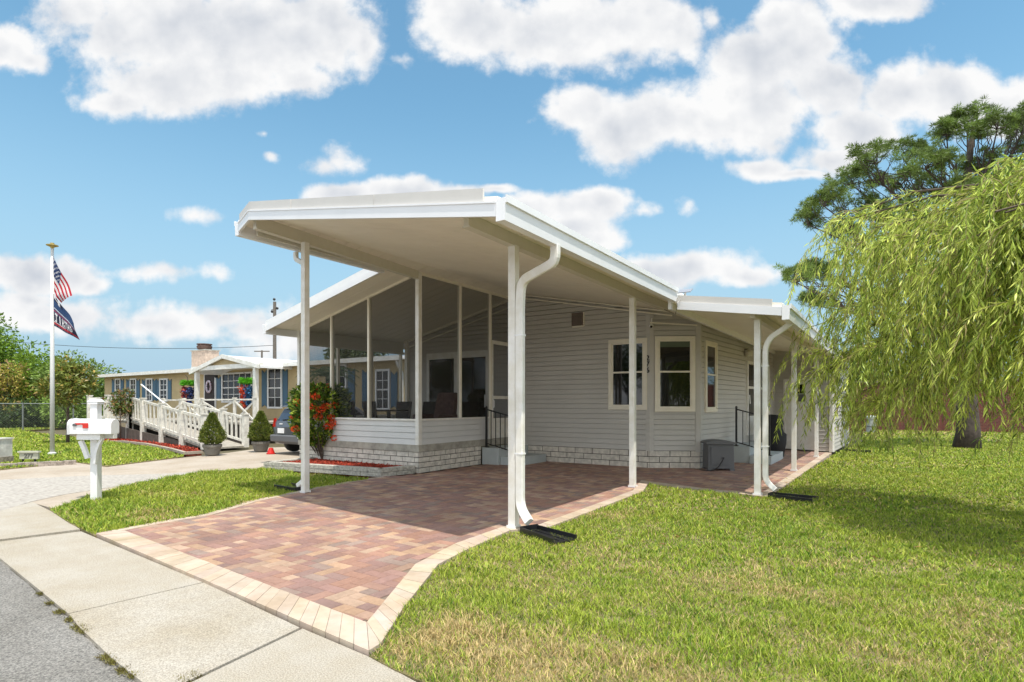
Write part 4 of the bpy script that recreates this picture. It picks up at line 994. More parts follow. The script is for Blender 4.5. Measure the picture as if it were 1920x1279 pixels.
# trees across the street, behind the camera, mirrored in the windows
for k, (x_, y_, h_, lb) in enumerate(((-17, -17, 8.5, 'leafy tree across the street, tallest of the row'), (-26, -20, 7, 'leafy tree across the street, far end of the row'), (-9, -22, 7.5, 'leafy tree across the street, near end of the row'), (-35, -16, 8, 'leafy tree across the street, beyond the row'))):
    broadleaf('oak_tree', lb, 'tree', (x_, y_), h_*.55, h_, 3.6, 5000, .24, (.10, .16, .03), clumps=22, seed=50+k, group='trees across the street')
# small palm beside the neighbour's wall, seen through the porch
x, y, z = at(615, 705, 19.5)
T = thing('palm_tree', 'small dark palm with arching fronds seen through the porch screens', 'palm', (x, y, 0))
m = MB().tube([(x, y, 0), (x+.04, y, z*.5), (x, y, z)], [.09, .075, .08], 8); part('trunk', m, BARK, T, smooth=True)
LPp, LDp = [], []
for k in range(22):
    th = k*2.4; ln = .95; v = Vector((math.cos(th)*.7, math.sin(th)*.7, .9-.5*(k % 3)/2)).normalized(); p = Vector((x, y, z)); pts = []
    for q in range(9):
        pts.append(p.copy()); v = (v+Vector((0, 0, -.16))).normalized(); p = p+v*ln/8
        sd = Vector((-math.sin(th), math.cos(th), 0))
        for s_ in (-1, 1):
            for e_ in range(3): LPp.append(p-v*ln/8*e_/3); LDp.append(v*.5+sd*s_+Vector((0, 0, -.35)))
P = np.array([tuple(p) for p in LPp]); Dv = np.array([tuple(p) for p in LDp]); V, F = leafcloud(P, Dv, np.full(len(P), .22), np.full(len(P), .025)); npmesh('frond', V, F, LEAF, T, col=np.repeat(tints(len(P), (.05, .08, .03)), 4, 0))

# ---- flowering shrub in the raised bed
def ixora():
    r = np.random.default_rng(9); bx, by = g(603, 862, .12); z0 = .12
    by += .05
    T = thing('flowering_shrub', 'dense glossy shrub with orange red flower clusters in the mulched bed', 'shrub', (bx, by, z0))
    m = MB(); ends = []
    for k in range(26):
        th = r.random()*2*math.pi; rr = .15+.55*r.random(); h = .7+.9*r.random(); e = (bx+math.cos(th)*rr, by+math.sin(th)*rr, z0+h)
        m.tube([(bx+.05*math.cos(th), by+.05*math.sin(th), z0-.02), (bx+math.cos(th)*rr*.5, by+math.sin(th)*rr*.5, z0+h*.4), e], [.018, .013, .005], 5, cap=False); ends.append(e)
    part('stem', m, BARK, T)
    n = 5600; th = r.random(n)*2*math.pi; cz = r.random(n)**.9; z = .36+1.5*cz
    prof = np.interp(z, [.35, .6, .9, 1.3, 1.65, 1.9], [.22, .46, .64, .69, .60, .34])*(1+.12*np.sin(th*4+z*6)); rr = prof*(.45+.6*r.random(n)**.6)
    P = np.stack([bx-.09+np.cos(th)*rr, by+np.sin(th)*rr, z0+z-.02], 1); d = np.stack([np.cos(th), np.sin(th), .2+.5*r.random(n)], 1)+r.normal(size=(n, 3))*.5
    V, F = leafcloud(P, d, .08+.06*r.random(n), .045+.03*r.random(n), .12, seed=2)
    c = tints(n, (.09, .17, .02), .3, (.34, .42, .06), .36, 4); npmesh('foliage', V, F, LEAF, T, col=np.repeat(c, 4, 0))
    FM = mat('ixora_flower', (.75, .11, .03), .5, attr=True)
    right = Vector((RT[0], RT[1], 0)); fwd = Vector((FW[0], FW[1], 0))
    pos = [(-.10, 1.66), (-.16, 1.52), (.10, 1.50), (-.03, 1.25), (.34, 1.26), (.22, 1.20), (.16, 1.02), (.46, 1.0), (.47, .86), (.40, .78), (-.62, 1.02), (-.56, .72), (.0, 1.72), (.28, 1.74), (-.45, 1.36), (.52, 1.30), (-.3, 1.6), (.55, .5)]
    for (a_, b_) in pos:
        w_ = math.sqrt(max(.03, .66**2-a_*a_))*.95; c0 = Vector((bx, by, z0+b_+.05))+right*(a_*.88-.08)-fwd*w_*(.9 if b_ < 1.6 else .3)
        nf = 150; d = r.normal(size=(nf, 3)); d /= np.linalg.norm(d, axis=1, keepdims=True); s = .075+.025*r.random(); Pp = np.array([tuple(c0)])+d*s*np.array([1, 1, .7])
        V, F = leafcloud(Pp, d+r.normal(size=(nf, 3))*.8, np.full(nf, .038), np.full(nf, .028)); col_ = np.array((.88, .09, .02))*(1-r.random()*.2)+np.array((.03, .03, .0))*r.random()
        npmesh('flower', V, F, FM, T, col=np.repeat(col_[None]*(1+r.normal(size=(nf, 1))*.2).clip(.6, 1.3), 4, 0))
ixora()

# ================================================================== NEIGHBOUR'S HOUSE
NV = 15.2
TAN = mat('tan_stucco', (.46, .36, .20), .85, var=.08, vscale=3, bump=.15, bscale=40)
BLUE = mat('blue_shutter', (.055, .125, .20), .6, var=.06)
DOORM = mat('dark_door', (.02, .011, .011), .6)
NH = thing('manufactured_home', 'long tan house with blue shutters and white ramp across the drive', 'house', (-28, 18, 0))
uL, _ = onv(196, 720, NV); uR, _ = onv(755, 700, NV); ZE = 3.22
nb_ = MB().prism([(uL, NV), (uR, NV), (uR, NV+8), (uL, NV+8)], .45, ZE+.02); part('wall', nb_, TAN, NH)
part('skirting', MB().box((uL+.03, NV+.03, -.05), (uR-.03, NV+7.9, .45)), mat('skirt_panel', (.42, .33, .21), .8, var=.08), NH)
part('roof', MB().add([(uL-.5, NV-.35, ZE), (uR+.3, NV-.35, ZE), (uR+.3, NV+4, ZE+.42), (uL-.5, NV+4, ZE+.42), (uR+.3, NV+8.3, ZE), (uL-.5, NV+8.3, ZE), (uL-.5, NV-.35, ZE-.1), (uR+.3, NV-.35, ZE-.1), (uR+.3, NV+8.3, ZE-.1), (uL-.5, NV+8.3, ZE-.1)],
     [(0, 1, 2, 3), (3, 2, 4, 5), (6, 9, 8, 7), (0, 6, 7, 1), (5, 4, 8, 9), (1, 7, 8, 4, 2), (0, 3, 5, 9, 6)]), WHITE2, NH)
part('gutter', MB().box((uL-.52, NV-.47, ZE-.15), (uR+.32, NV-.355, ZE+.02)), WHITE, NH)
part('downspout', MB().sweep(arc([(uR+.1, NV-.40, ZE-.12), (uR+.1, NV-.38, ZE-.3), (uR+.03, NV-.06, ZE-.6), (uR+.03, NV-.06, .3)]), [(-.04, -.03), (.04, -.03), (.04, .03), (-.04, .03)]), WHITE, NH)
def nwin(x0, x1, y0, y1, cols=2, rows=2, V=NV):
    u0, z1 = onv(x0, y0, V); u1, _ = onv(x1, y0, V); _, z0 = onv((x0+x1)/2, y1, V); m = MB(); t = .075
    for (a, b, c, d) in ((u0, u1, z1-t, z1), (u0, u1, z0, z0+t), (u0, u0+t, z0+t, z1-t), (u1-t, u1, z0+t, z1-t)): m.box((a, V-.06, c), (b, V-.002, d))
    f = part('window', m, WHITE2, NH); m = MB(); zm = (z0+z1)/2
    m.box((u0+t, V-.045, zm-.025), (u1-t, V-.012, zm+.025))
    for k in range(1, cols): x = u0+t+(u1-u0-2*t)*k/cols; m.box((x-.012, V-.035, z0+t), (x+.012, V-.0125, zm-.026)); m.box((x-.012, V-.035, zm+.026), (x+.012, V-.0125, z1-t))
    for zz in ((z0+t+zm)/2, (z1-t+zm)/2): m.box((u0+t, V-.033, zz-.012), (u1-t, V-.0135, zz+.012))
    part('muntin', m, WHITE2, f); part('pane', MB().box((u0+t-.01, V-.012, z0+t-.01), (u1-t+.01, V-.003, z1-t+.01)), NGLASS, f); return f
def nshut(x0, x1, y0, y1, V=NV):
    u0, z1 = onv(x0, y0, V); u1, _ = onv(x1, y0, V); _, z0 = onv((x0+x1)/2, y1, V); m = MB(); w = (u1-u0); um = (u0+u1)/2
    # board shutter with notched top and foot
    for (a, b, za, zb) in ((u0, um, z1, z1-.14), (um, u1, z1-.14, z1)):
        m.hexa([(a, V-.04, z0+(.1 if a == um else 0)), (b, V-.04, z0+(0 if a == um else .1)), (b, V-.002, z0+(0 if a == um else .1)), (a, V-.002, z0+(.1 if a == um else 0))], [(a, V-.04, za), (b, V-.04, zb), (b, V-.002, zb), (a, V-.002, za)])
    part('shutter', m, BLUE, NH)
for (a, b) in ((211, 215.5), (227.5, 232.5), (238, 243.5), (257, 262.5), (267.5, 273.5), (287.5, 293.5), (294.5, 300), (316, 322)): nshut(a, b, 711, 752)
for (a, b) in ((217, 227), (245, 256.5), (275, 287), (300.5, 315.5)): nwin(a, b, 710, 753)
nshut(492, 501.5, 694, 763); nwin(503, 530, 690, 766); nshut(531, 540, 692, 763)
nwin(622, 651, 684, 768); nshut(653, 666, 692, 766); nshut(680, 692.5, 693, 766); nwin(705, 732, 693, 769); nshut(734, 745.5, 697, 766)
# entry: dark door with wreath, picture window, lantern under a small gable
u0, z1 = onv(386, 703, NV); u1, _ = onv(404, 703, NV)
f = part('front_door', MB().box((u0-.09, NV-.05, .78), (u1+.09, NV-.002, z1+.09)), WHITE2, NH); part('door_leaf', MB().box((u0, NV-.07, .8), (u1, NV-.051, z1)), DOORM, f)
nshut(407, 415, 706, 752); nwin(417, 474, 700, 755, cols=5)
m = MB()
uc, zc = onv(395, 726, NV)
WR = MB()
for k in range(26):
    a = k*2*math.pi/26; WR.ball((uc+.20*math.cos(a), NV-.10, zc+.02+.27*math.sin(a)), .055, 6, 4)
wrm = mat('wreath', (.5, .08, .1), .8, var=.6, vscale=9, col2=(.55, .55, .7)); o = part('door_wreath', WR, wrm, None, smooth=True); tag(o, 'red white and blue wreath hanging on the dark front door', 'wreath')
uc, zc = onv(411, 703, NV); o = MB().lathe((uc, NV-.16, zc-.15), [(.02, 0), (.08, .03), (.10, .18), (.06, .26), (.015, .33)], 8); o.beam((uc, NV-.16, zc+.17), (uc, NV, zc+.17), .03, .03); part('porch_lamp', o, BLACK, NH)
# gable roof over the entry
GV = 13.7
pk = onv(418, 666, GV); lf = onv(356, 697, GV); rt_ = onv(488, 685, GV)
zl = lf[1]; m = MB()
for (a, b) in ((lf, pk), (pk, rt_)):
    m.hexa([(a[0], GV, a[1]-.10), (b[0], GV, b[1]-.10), (b[0], NV+3, b[1]-.10), (a[0], NV+3, a[1]-.10)], [(a[0], GV, a[1]), (b[0], GV, b[1]), (b[0], NV+3, b[1]), (a[0], NV+3, a[1])])
part('entry_roof', m, WHITE2, NH)
m = MB()
for (a, b) in ((lf, pk), (pk, rt_)): m.beam((a[0], GV-.03, a[1]-.05), (b[0], GV-.03, b[1]-.05), .05, .17)
part('fascia', m, WHITE, NH)
part('gable', MB().hexa([(lf[0]+.5, GV+.1, 3.18), (rt_[0]-.4, GV+.1, 3.18), (rt_[0]-.4, GV+.14, 3.18), (lf[0]+.5, GV+.14, 3.18)], [(pk[0]-.1, GV+.1, pk[1]-.12), (pk[0]+.1, GV+.1, pk[1]-.12), (pk[0]+.1, GV+.14, pk[1]-.12), (pk[0]-.1, GV+.14, pk[1]-.12)]), TAN, NH)
part('beam', MB().box((lf[0]+.1, GV+.0, 3.0), (rt_[0]-.05, GV+.18, 3.19)), WHITE, NH)
for px_ in (369, 479): u, _ = onv(px_, 700, GV+.08); part('post', MB().box((u-.09, GV+.01, .0), (u+.09, GV+.17, 3.0)), WHITE, NH)
c0 = onv(362, 682, 19.5); c1 = onv(402, 655, 19.5); ch = part('chimney', MB().box((c0[0], 19.4, 3.5), (c1[0]-.9, 20.3, c1[1])), mat('chimney_stone', (.47, .36, .28), .9, var=.25, vscale=5, bump=.5), NH)
cx_ = (c0[0]+c1[0]-.9)/2; part('chimney_cap', MB().lathe((cx_, 19.8, c1[1]), [(.30, 0), (.30, .08), (.42, .12), (.46, .30), (.38, .38), (.46, .40), (.46, .46), (.05, .50)], 12), mat('rusty_metal', (.10, .055, .04), .6, var=.4, vscale=6), ch)
part('chimney_top', MB().box((c0[0]-.06, 19.34, c1[1]-.02), (c1[0]-.84, 20.36, c1[1]+.05)), CONCB, ch)

# deck and ramp of weathered white boards
WW = mat('weathered_white', (.68, .65, .58), .8, var=.22, vscale=6, bump=.2, bscale=40)
WDK = mat('deck_boards', (.33, .30, .25), .85, var=.25, vscale=7, bump=.3)
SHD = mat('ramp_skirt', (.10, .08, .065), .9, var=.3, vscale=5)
RP = thing('wooden_ramp', 'weathered white wooden ramp with railings leading up to the tan house', 'ramp', (-22, 10.8, 0))
u_a, u_b = -26.6, -18.75
rz = lambda u: .74*(u_b-u)/(u_b-u_a)+.04 if u > u_a else .78
nearv = lambda u: 11.02+(10.12-11.02)*(u+26.1)/(7.2); farv = lambda u: nearv(u)+1.35
m = MB(); m.prism([(u_a, nearv(u_a)), (u_b, nearv(u_b)), (u_b, farv(u_b)), (u_a, farv(u_a))], lambda x, y: rz(x)-.06, lambda x, y: rz(x)); part('ramp_floor', m, WDK, RP)
dR, _ = onv(480, 750, 12.9); part('deck_floor', MB().box((-30.5, 12.4, .70), (dR, NV-.03, .78)), WDK, RP)
part('landing', MB().box((-30.5, 10.9, .695), (u_a+.02, 12.38, .775)), WDK, RP)
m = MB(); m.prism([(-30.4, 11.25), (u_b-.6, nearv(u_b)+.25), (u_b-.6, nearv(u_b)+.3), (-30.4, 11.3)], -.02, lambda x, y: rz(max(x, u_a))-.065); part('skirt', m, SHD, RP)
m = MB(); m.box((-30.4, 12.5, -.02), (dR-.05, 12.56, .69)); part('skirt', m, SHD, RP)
def rpost(x, y, z0, z1, w=.17):
    m = MB().box((x-w/2, y-w/2, z0), (x+w/2, y+w/2, z1)); m.box((x-w/2-.02, y-w/2-.02, z1), (x+w/2+.02, y+w/2+.02, z1+.04)); return part('rail_post', m, WW, RP)
bal0 = None
def balusters(p, q, n, h0, h1):
    global bal0
    for k in range(1, n):
        t = k/n; x, y, z = [p[i]+(q[i]-p[i])*t for i in range(3)]
        if bal0 is None: bal0 = part('baluster', MB().box((-.04, -.02, 0), (.04, .02, h1-h0)), WW, None)
        b = bal0 if bal0.parent is None and 'u' not in bal0 else bal0.copy()
        if b is bal0: b['u'] = 1
        else: COL.objects.link(b)
        b.parent = RP; b.location = Vector((x, y, z+h0))-RP.location
def railing(pts, n, ht=1.02, posts=True):
    for p, q in zip(pts[:-1], pts[1:]):
        part('rail', MB().beam((p[0], p[1], p[2]+ht-.06), (q[0], q[1], q[2]+ht-.06), .05, .09), WW, RP)
        part('rail', MB().beam((p[0], p[1], p[2]+.14), (q[0], q[1], q[2]+.14), .045, .08), WW, RP); balusters(p, q, n, .17, ht-.10)
    if posts:
        for p in pts: rpost(p[0], p[1], -.02, p[2]+ht+.05)
nu = [-26.6]+[g(x, y)[0] for x, y in ((273, 827), (310, 830), (351, 835), (388, 841))]
nu = [-26.6, -25.0, -22.9, -20.9, -19.0]
railing([(u, nearv(u), rz(u)) for u in nu], 5)
railing([(-30.4, 11.0, .78), (-28.5, 11.0, .78), (-26.6, 11.03, .78)], 5)
railing([(-24.6, farv(-24.6), rz(-24.6)), (-22.4, farv(-22.4), rz(-22.4)), (-20.6, farv(-20.6), rz(-20.6)), (-18.8, farv(-18.8), rz(-18.8))], 5)
# upper deck rail with crossed braces
ux = [onv(x, 754, 12.55)[0] for x in (306, 345, 379, 440, 478)]
for i, u in enumerate(ux): rpost(u, 12.55, .78, 1.70, .09)
for a, b in zip(ux[:-1], ux[1:]):
    part('rail', MB().beam((a, 12.55, 1.66), (b, 12.55, 1.66), .06, .06), WW, RP)
    m = MB(); m.beam((a+.04, 12.53, 1.60), (b-.04, 12.53, .86), .03, .07); part('brace', m, WW, RP); m = MB(); m.beam((a+.04, 12.565, .86), (b-.04, 12.565, 1.60), .03, .07); part('brace', m, WW, RP)
# thin white arm with a small fitting, sticking up by the deck
a = onv(267, 721, 12.5); b = onv(308, 756, 12.5)
o = part('slanted_pole', MB().tube([(a[0], 12.45, a[1]), (b[0], 12.5, b[1])], .03, 6), WHITE2); tag(o, 'slanted white pole rising from the deck railing', 'pole')

# hanging flower baskets
def basket(px_, py_, lab, c1, c2):
    u, z = onv(px_, py_, 13.6); T = thing('hanging_basket', lab, 'hanging basket', (u, 13.6, z-.9), 'hanging baskets on the porch'); r = np.random.default_rng(int(px_))
    part('hook', MB().tube([(u, 13.6, z+.1), (u, 13.6, z+.32), (u-.1, 13.6, z+.42), (u-.2, 13.6, z+.45)], .012, 5), BLACK, T)
    n = 260; th = r.random(n)*6.283; d = np.stack([np.cos(th), np.sin(th), .3+r.random(n)], 1); P = np.array([[u, 13.6, z-.05]])+d*.1; V, F = leafcloud(P, d+np.array([0, 0, -.2]), np.full(n, .26), np.full(n, .06), .2); npmesh('foliage', V, F, LEAF, T, col=np.repeat(tints(n, (.12, .42, .02), .2), 4, 0))
    n = 700; t = r.random(n); th = r.random(n)*6.283; rad_ = .30*(1-t*.55); P = np.stack([u+np.cos(th)*rad_*r.random(n)**.4, 13.6+np.sin(th)*rad_*r.random(n)**.4, z-.12-t*.85], 1); V, F = leafcloud(P, r.normal(size=(n, 3)), np.full(n, .11), np.full(n, .08))
    side = (np.cos(th)*RT[0]+np.sin(th)*RT[1]) > .0; c = np.where(side[:, None], np.array(c2), np.array(c1))*(1+r.normal(size=(n, 1))*.3).clip(.4, 1.6); npmesh('flower', V, F, mat('silk_flower', c1, .7, attr=True), T, col=np.repeat(c, 4, 0))
basket(352, 722, 'green topped hanging basket with red and navy streamers, left of the entry post', (.35, .05, .05), (.03, .05, .16))
basket(462, 719, 'green topped hanging basket with red and blue streamers before the picture window', (.55, .06, .02), (.03, .12, .25))

# potted conifers
def pot(px_, py_, lab, s=1.):
    x, y = g(px_, py_); T = thing('potted_conifer', lab, 'potted plant', (x, y, 0), 'potted conifers beside the drive')
    part('pot', MB().lathe((x, y, 0), [(.20*s, 0), (.22*s, .04), (.27*s, .22), (.30*s, .24), (.30*s, .31), (.26*s, .31), (.25*s, .26)], 20), mat('grey_pot', (.17, .16, .14), .8, var=.2), T, smooth=False)
    r = np.random.default_rng(int(px_)); part('stem', MB().tube([(x, y, .2), (x, y, .55)], .03, 6), BARK, T)
    n = 4200; t = r.random(n)**1.15; th = r.random(n)*6.283; prof = np.interp(t, [0, .12, .35, 1], [.20, .36, .34, .03])*s*(1+.15*np.sin(th*5+t*9)); rr = prof*(.5+.5*r.random(n)**.4)
    P = np.stack([x+np.cos(th)*rr, y+np.sin(th)*rr, .32+t*1.0*s], 1); d = np.stack([np.cos(th), np.sin(th), .9+0*th], 1)+r.normal(size=(n, 3))*.45
    V, F = leafcloud(P, d, np.full(n, .075), np.full(n, .03)); npmesh('foliage', V, F, LEAF, T, col=np.repeat(tints(n, (.13, .17, .03), .3, (.24, .25, .05), .2, 5), 4, 0))
pot(398, 853, 'cone shaped conifer in a grey pot at the foot of the ramp', .88)
pot(489, 846, 'bushy conifer in a grey pot beside the parked car', .92)
x, y = g(508, 850); o = part('traffic_cone', MB().lathe((x, y, -.02), [(.13, 0), (.13, .03), (.11, .03), (.06, .18), (.0, .19)], 14), mat('red_plastic', (.55, .02, .015), .4)); tag(o, 'small red cone on the drive between the pot and the car', 'cone')

# ---- parked car, rear towards the street
def car():
    PAINT = mat('car_paint', (.13, .135, .15), .28, metal=.5); PAINT.node_tree.nodes['Principled BSDF'].inputs['Coat Weight'].default_value = .6
    dep = 16.9; lat = (538-CXP)/FPX*dep; cx, cy = lat*RT[0]+dep*FW[0], lat*RT[1]+dep*FW[1]
    T = thing('parked_car', 'dark grey hatchback suv parked behind the flowering shrub', 'car', (cx, cy, 0)); W2, Lc = .78, 3.9
    P = lambda x, y, z: (cx+x, cy+y, z)
    # body: rings across the car for stations along its length (y), rounded
    stn = [(0.00, .34, .80, .70), (.05, .30, .98, .94), (.16, .28, 1.00, .99), (.7, .28, 1.02, 1.0), (1.8, .26, 1.0, 1.0), (2.9, .26, .98, 1.0), (3.5, .28, .90, .97), (3.8, .34, .74, .86), (3.9, .40, .62, .7)]
    m = MB(); R_ = []
    for (y, z0, zb, k) in stn:
        w = W2*k; R_.append([(-w*.88, y, z0), (-w, y, z0+.12), (-w*1.01, y, zb-.18), (-w*.93, y, zb), (w*.93, y, zb), (w*1.01, y, zb-.18), (w, y, z0+.12), (w*.88, y, z0)])
    vs = [P(*p) for rr in R_ for p in rr]; fs = []
    for i in range(len(R_)-1):
        for j in range(8): fs.append((i*8+j, i*8+(j+1) % 8, (i+1)*8+(j+1) % 8, (i+1)*8+j))
    fs.append(tuple(range(8))[::-1]); fs.append(tuple((len(R_)-1)*8+j for j in range(8))); m.add(vs, fs); part('body', m, PAINT, T, bevel=.03)
    gh = [(.12, .93, .97, .86), (.30, .93, 1.34, .80), (.55, .93, 1.44, .78), (1.6, .93, 1.46, .78), (2.2, .93, 1.40, .76), (2.95, .93, .98, .84)]
    R_ = []; m = MB()
    for (y, z0, zt, k) in gh: w = W2*k; R_.append([(-W2*.93, y, z0), (-w, y, zt-.06), (-w+.08, y, zt), (w-.08, y, zt), (w, y, zt-.06), (W2*.93, y, z0)])
    vs = [P(*p) for rr in R_ for p in rr]; fs = []
    for i in range(len(R_)-1):
        for j in range(5): fs.append((i*6+j, i*6+j+1, (i+1)*6+j+1, (i+1)*6+j))
    fs.append(tuple(range(6))[::-1]); fs.append(tuple((len(R_)-1)*6+j for j in range(6))); m.add(vs, fs); part('cabin', m, PAINT, T, bevel=.02)
    part('rear_window', MB().add([P(-.60, .105, .99), P(.60, .105, .99), P(.52, .268, 1.33), P(-.52, .268, 1.33)], [(0, 1, 2, 3)]).add([P(-.60, .125, .99), P(.60, .125, .99), P(.52, .288, 1.33), P(-.52, .288, 1.33)], [(3, 2, 1, 0)]), mat('car_glass', (.01, .03, .06), .05, spec=.8), T)
    for s_ in (-1, 1): part('side_window', MB().add([P(s_*W2*.905, .5, 1.0), P(s_*W2*.905, 2.5, 1.0), P(s_*W2*.80, 2.0, 1.36), P(s_*W2*.80, .62, 1.38)], [(0, 1, 2, 3)]), GLASS, T)
    part('spoiler', MB().hexa([P(-.55, .18, 1.40), P(.55, .18, 1.40), P(.58, .5, 1.44), P(-.58, .5, 1.44)], [P(-.55, .2, 1.43), P(.55, .2, 1.43), P(.58, .5, 1.47), P(-.58, .5, 1.47)]), PAINT, T)
    part('bumper', MB().hexa([P(-.74, -.06, .36), P(.74, -.06, .36), P(.79, .2, .36), P(-.79, .2, .36)], [P(-.76, -.07, .56), P(.76, -.07, .56), P(.80, .2, .58), P(-.80, .2, .58)]), GREYP, T, bevel=.03)
    tl = mat('tail_lamp', (.45, .015, .01), .15)
    for s_ in (-1, 1): part('tail_light', MB().hexa([P(s_*.60, -.005, .80), P(s_*.80, .06, .80), P(s_*.80, .14, .80), P(s_*.60, .06, .80)], [P(s_*.62, .02, 1.06), P(s_*.77, .08, 1.06), P(s_*.77, .16, 1.06), P(s_*.62, .08, 1.06)]), tl, T)
    part('number_plate', MB().box(P(-.42, -.03, .62), P(-.12, -.008, .77)), WHITE2, T); part('badge', MB().box(P(-.37, .0, .88), P(-.25, .03, .91)), WHITE2, T)
    part('wiper', MB().beam(P(-.35, .10, 1.01), P(.2, .12, 1.06), .02, .02), BLACKP, T)
    for x_ in (-.68, .68):
        for y_ in (.72, 3.1):
            m = MB(); n = 20; prof = [(.30, -.10), (.325, -.07), (.33, 0), (.325, .07), (.30, .10)]; o_ = len(m.v)
            for (r_, a_) in prof:
                for i in range(n): t = 2*math.pi*i/n; m.v.append(P(x_+a_, y_+r_*math.cos(t), .33+r_*math.sin(t)))
            for k in range(4):
                for i in range(n): m.f.append((k*n+i, k*n+(i+1) % n, (k+1)*n+(i+1) % n, (k+1)*n+i))
            m.f.append(tuple(range(n))[::-1]); m.f.append(tuple(4*n+i for i in range(n))); w_ = part('wheel', m, BLACKP, T)
            rm = MB(); s_ = 1 if x_ > 0 else -1; c_ = [P(x_+s_*.104, y_+.19*math.cos(2*math.pi*i/16), .33+.19*math.sin(2*math.pi*i/16)) for i in range(16)]; c2_ = [(p[0]-s_*.02, p[1], p[2]) for p in c_]; rm.hexa(c_, c2_); part('rim', rm, mat('alloy', (.5, .5, .52), .3, metal=.8), w_)
car()

# ================================================================== LEFT STREET FURNITURE
POLEM = mat('pole_white', (.62, .62, .60), .45); GOLD = mat('gold_finial', (.42, .32, .10), .4, metal=.5)
x, y = g(98, 853)
T = thing('flagpole', 'tall white flagpole with a flat gold finial', 'flagpole', (x, y, 0)); dpf = x*FW[0]+y*FW[1]; zt = 1.5+(757-466)/FPX*dpf
part('pole', MB().tube([(x, y, -.02), (x, y, 2.5), (x, y, zt)], [.06, .055, .04], 12), POLEM, T, smooth=True)
part('finial', MB().lathe((x, y, zt), [(.03, 0), (.05, .02), (.05, .04), (.15, .08), (.15, .10), (.05, .13), (.05, .16), (.0, .17)], 14), GOLD, T)
part('base', MB().lathe((x, y, 0), [(.11, 0), (.11, .06), (.07, .08)], 14), POLEM, T); part('cleat', MB().box((x-.10, y-.02, zt-2.35), (x-.04, y+.02, zt-2.31)), BLACK, T)
def fp(px_, py_, dd=0.): return np.array(at(px_, py_, dpf+dd))
def flag(name, label, h0, h1, f0, f1, nx, ny, colf, wav):
    """bilinear cloth: hoist top h0, hoist bottom h1, fly top f0, fly bottom f1"""
    V = []; C = []; F = []
    s = np.linspace(0, 1, nx+1); t = np.linspace(0, 1, ny+1); back = np.array([-FW[0], -FW[1], 0])
    G = lambda a, b: (h0*(1-b)+h1*b)*(1-a)+(f0*(1-b)+f1*b)*a+back*wav*a**.7*math.sin(a*7+b*3.2)+np.array([0, 0, 1])*.02*a*math.sin(a*9+1)
    for i in range(nx):
        for j in range(ny):
            o = len(V); V += [G(s[i], t[j]), G(s[i+1], t[j]), G(s[i+1], t[j+1]), G(s[i], t[j+1])]; C += [colf((i+.5)/nx, (j+.5)/ny)]*4; F.append((o, o+1, o+2, o+3))
    o = npmesh(name, V, F, mat('flag_cloth', (1, 1, 1), .8, attr=True, transl=.25), None, col=np.array(C)); tag(o, label, 'flag')
REDF, WHF, BLF = (.50, .015, .03), (.75, .72, .72), (.02, .04, .12)
def us(a, b):
    if a < .44 and b < 5/9:
        i = int(a/.44*9); j = int(b/(5/9)*7); fa = a/.44*9-i; fb = b/(5/9)*7-j
        return WHF if (i+j) % 2 == 0 and .25 < fa < .8 and .2 < fb < .8 else BLF
    return REDF if int(b*9) % 2 == 0 else WHF
flag('flag', 'limp striped and starred flag at the top of the flagpole', fp(97.5, 476), fp(97.5, 541), fp(137, 554, -.1), fp(113, 567, .15), 66, 52, us, .05)
FONT = {'J': ['111', '010', '010', '010', '110'], 'I': ['010']*5, 'K': ['101', '101', '110', '101', '101'], 'T': ['111', '010', '010', '010', '010'], 'H': ['101', '101', '111', '101', '101'], 'D': ['110', '101', '101', '101', '110'], '4': ['101', '101', '111', '001', '001']}
def nav(a, b):
    NAVY, BL2, R2 = (.018, .025, .055), (.03, .07, .17), (.38, .02, .03)
    if b > .93: return NAVY if int(a*26) % 3 else (.10, .10, .14)
    if b > .87: return R2
    if b > .85: return WHF if a < .5 else R2
    if b > .55:
        w = (a-.12)/.74*6
        if 0 <= w < 6:
            ch = 'JIKTHD'[int(w)]; q = int((w % 1)*4); rr_ = int((b-.57)/.26*5)
            if q < 3 and 0 <= rr_ < 5 and FONT[ch][rr_][q] == '1': return WHF
        return NAVY
    if .40 < b < .44 and a > .1: return WHF
    if .48 < b < .52: return R2
    if a < .45 and b < .16:
        q = int(a/.45*5)-1; rr_ = int(b/.16*5)
        if 0 <= q < 3 and 0 <= rr_ < 5 and FONT['4'][rr_][q] == '1': return WHF
        return NAVY
    return BL2
flag('flag', 'navy flag with white lettering and red stripes below the striped flag', fp(97.5, 547), fp(97.5, 609), fp(140, 606, -.08), fp(148, 637, .1), 84, 60, nav, .05)

